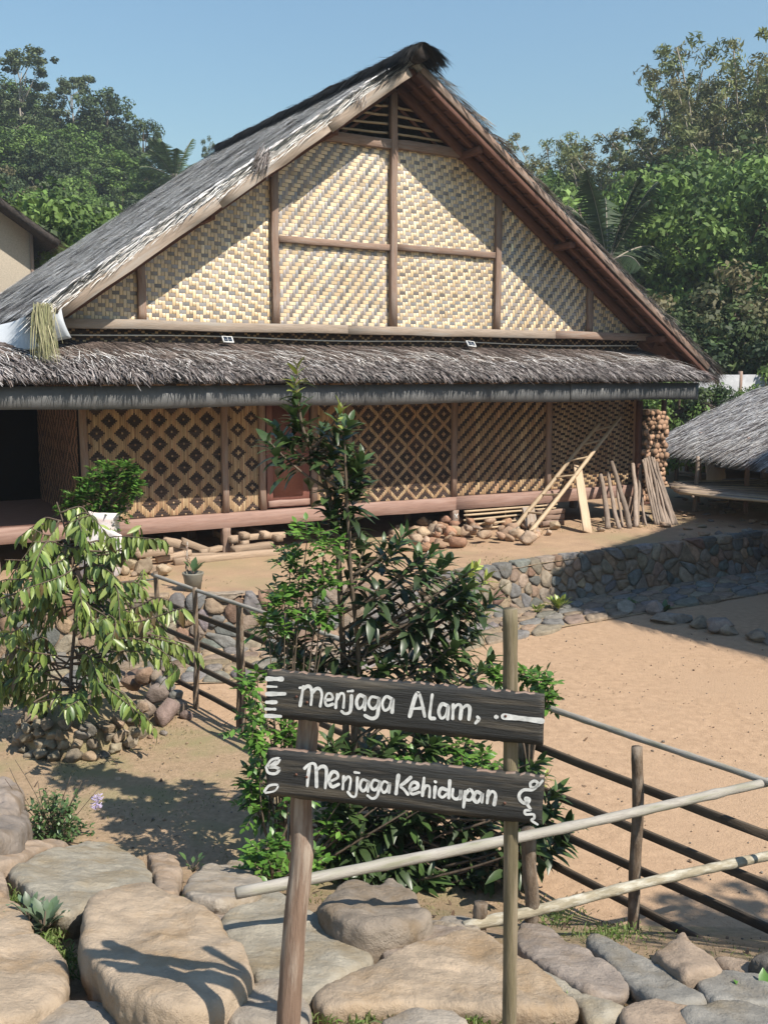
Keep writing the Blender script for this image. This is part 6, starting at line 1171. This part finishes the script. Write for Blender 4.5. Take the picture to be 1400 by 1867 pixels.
# air between here and the wooded slope
hz = obj('haze', [(x, y, z) for z in (-2., 46.) for x, y in ((-75, -12), (75, -12), (75, 125), (-75, 125))], [(0, 3, 2, 1), (4, 5, 6, 7), (0, 1, 5, 4), (1, 2, 6, 5), (2, 3, 7, 6), (3, 0, 4, 7)], None, None, None, False, (0, 55, -2))
hm = bpy.data.materials.new('haze'); hm.use_nodes = True; hm.node_tree.nodes.clear(); ho = hm.node_tree.nodes.new('ShaderNodeOutputMaterial'); pv = hm.node_tree.nodes.new('ShaderNodeVolumePrincipled'); pv.inputs['Density'].default_value = .0009; pv.inputs['Color'].default_value = (.80, .88, .95, 1); pv.inputs['Anisotropy'].default_value = .2
hm.node_tree.links.new(pv.outputs[0], ho.inputs['Volume']); hz.data.materials.clear(); hz.data.materials.append(hm); hz['kind'] = 'stuff'; hz['label'] = 'thin pale haze in the air'; hz['category'] = 'haze'

# pebbles and crumbs of earth on the court and garden
n = 2600; X = R.uniform(-4.5, 6.5, n); Y = R.uniform(4.5, 13.5, n); Y = np.where(Y > yw(X)-1.3, Y-3, Y); V0, F0, _ = rock_mesh(5, 1, .8, .6, 1, .3, 3); V = []; Fq = []; C = []
for k in range(n):
    r_ = R.uniform(.004, .012)*(2.0 if R.random() < .05 else 1); a = R.uniform(0, 6.28); q = V0@np.array([[math.cos(a), math.sin(a), 0], [-math.sin(a), math.cos(a), 0], [0, 0, 1]])*r_; V.append(q+np.array([X[k], Y[k], float(bank(X[k], Y[k]))+r_*.25])); Fq.append(F0+k*len(V0)); C.append(np.tile(np.array(ROCKC[k % 6])*R.uniform(.7, 1.1), (len(F0), 1)))
tag(obj('pebbles', np.concatenate(V), np.concatenate(Fq), m_stone, None, np.concatenate(C), False), 'tiny pebbles and crumbs scattered over the sandy court', 'pebbles', None, 'stuff')

# weeds and short grass in the joints between the boulders
P_ = []
for (px, py, rx, ry, n_) in ((385, 1652, 50, 14, 260), (640, 1718, 45, 10, 220), (330, 1862, 60, 10, 240), (640, 1858, 90, 8, 260), (870, 1862, 80, 8, 200), (1050, 1812, 40, 8, 120), (120, 1760, 25, 25, 320), (95, 1700, 25, 25, 260), (215, 1848, 30, 14, 160), (1110, 1700, 60, 14, 320), (1010, 1670, 50, 20, 320), (30, 1640, 16, 20, 120), (700, 1700, 40, 10, 140)):
    for _ in range(n_): P_.append(bankhit(px+R.normal(0, rx*.55), py+R.normal(0, ry*.6), .045))
blades('joint_grass', np.array(P_), .015, .06, .003, [(.12, .19, .04), (.16, .23, .06), (.09, .14, .035), (.20, .24, .09)])
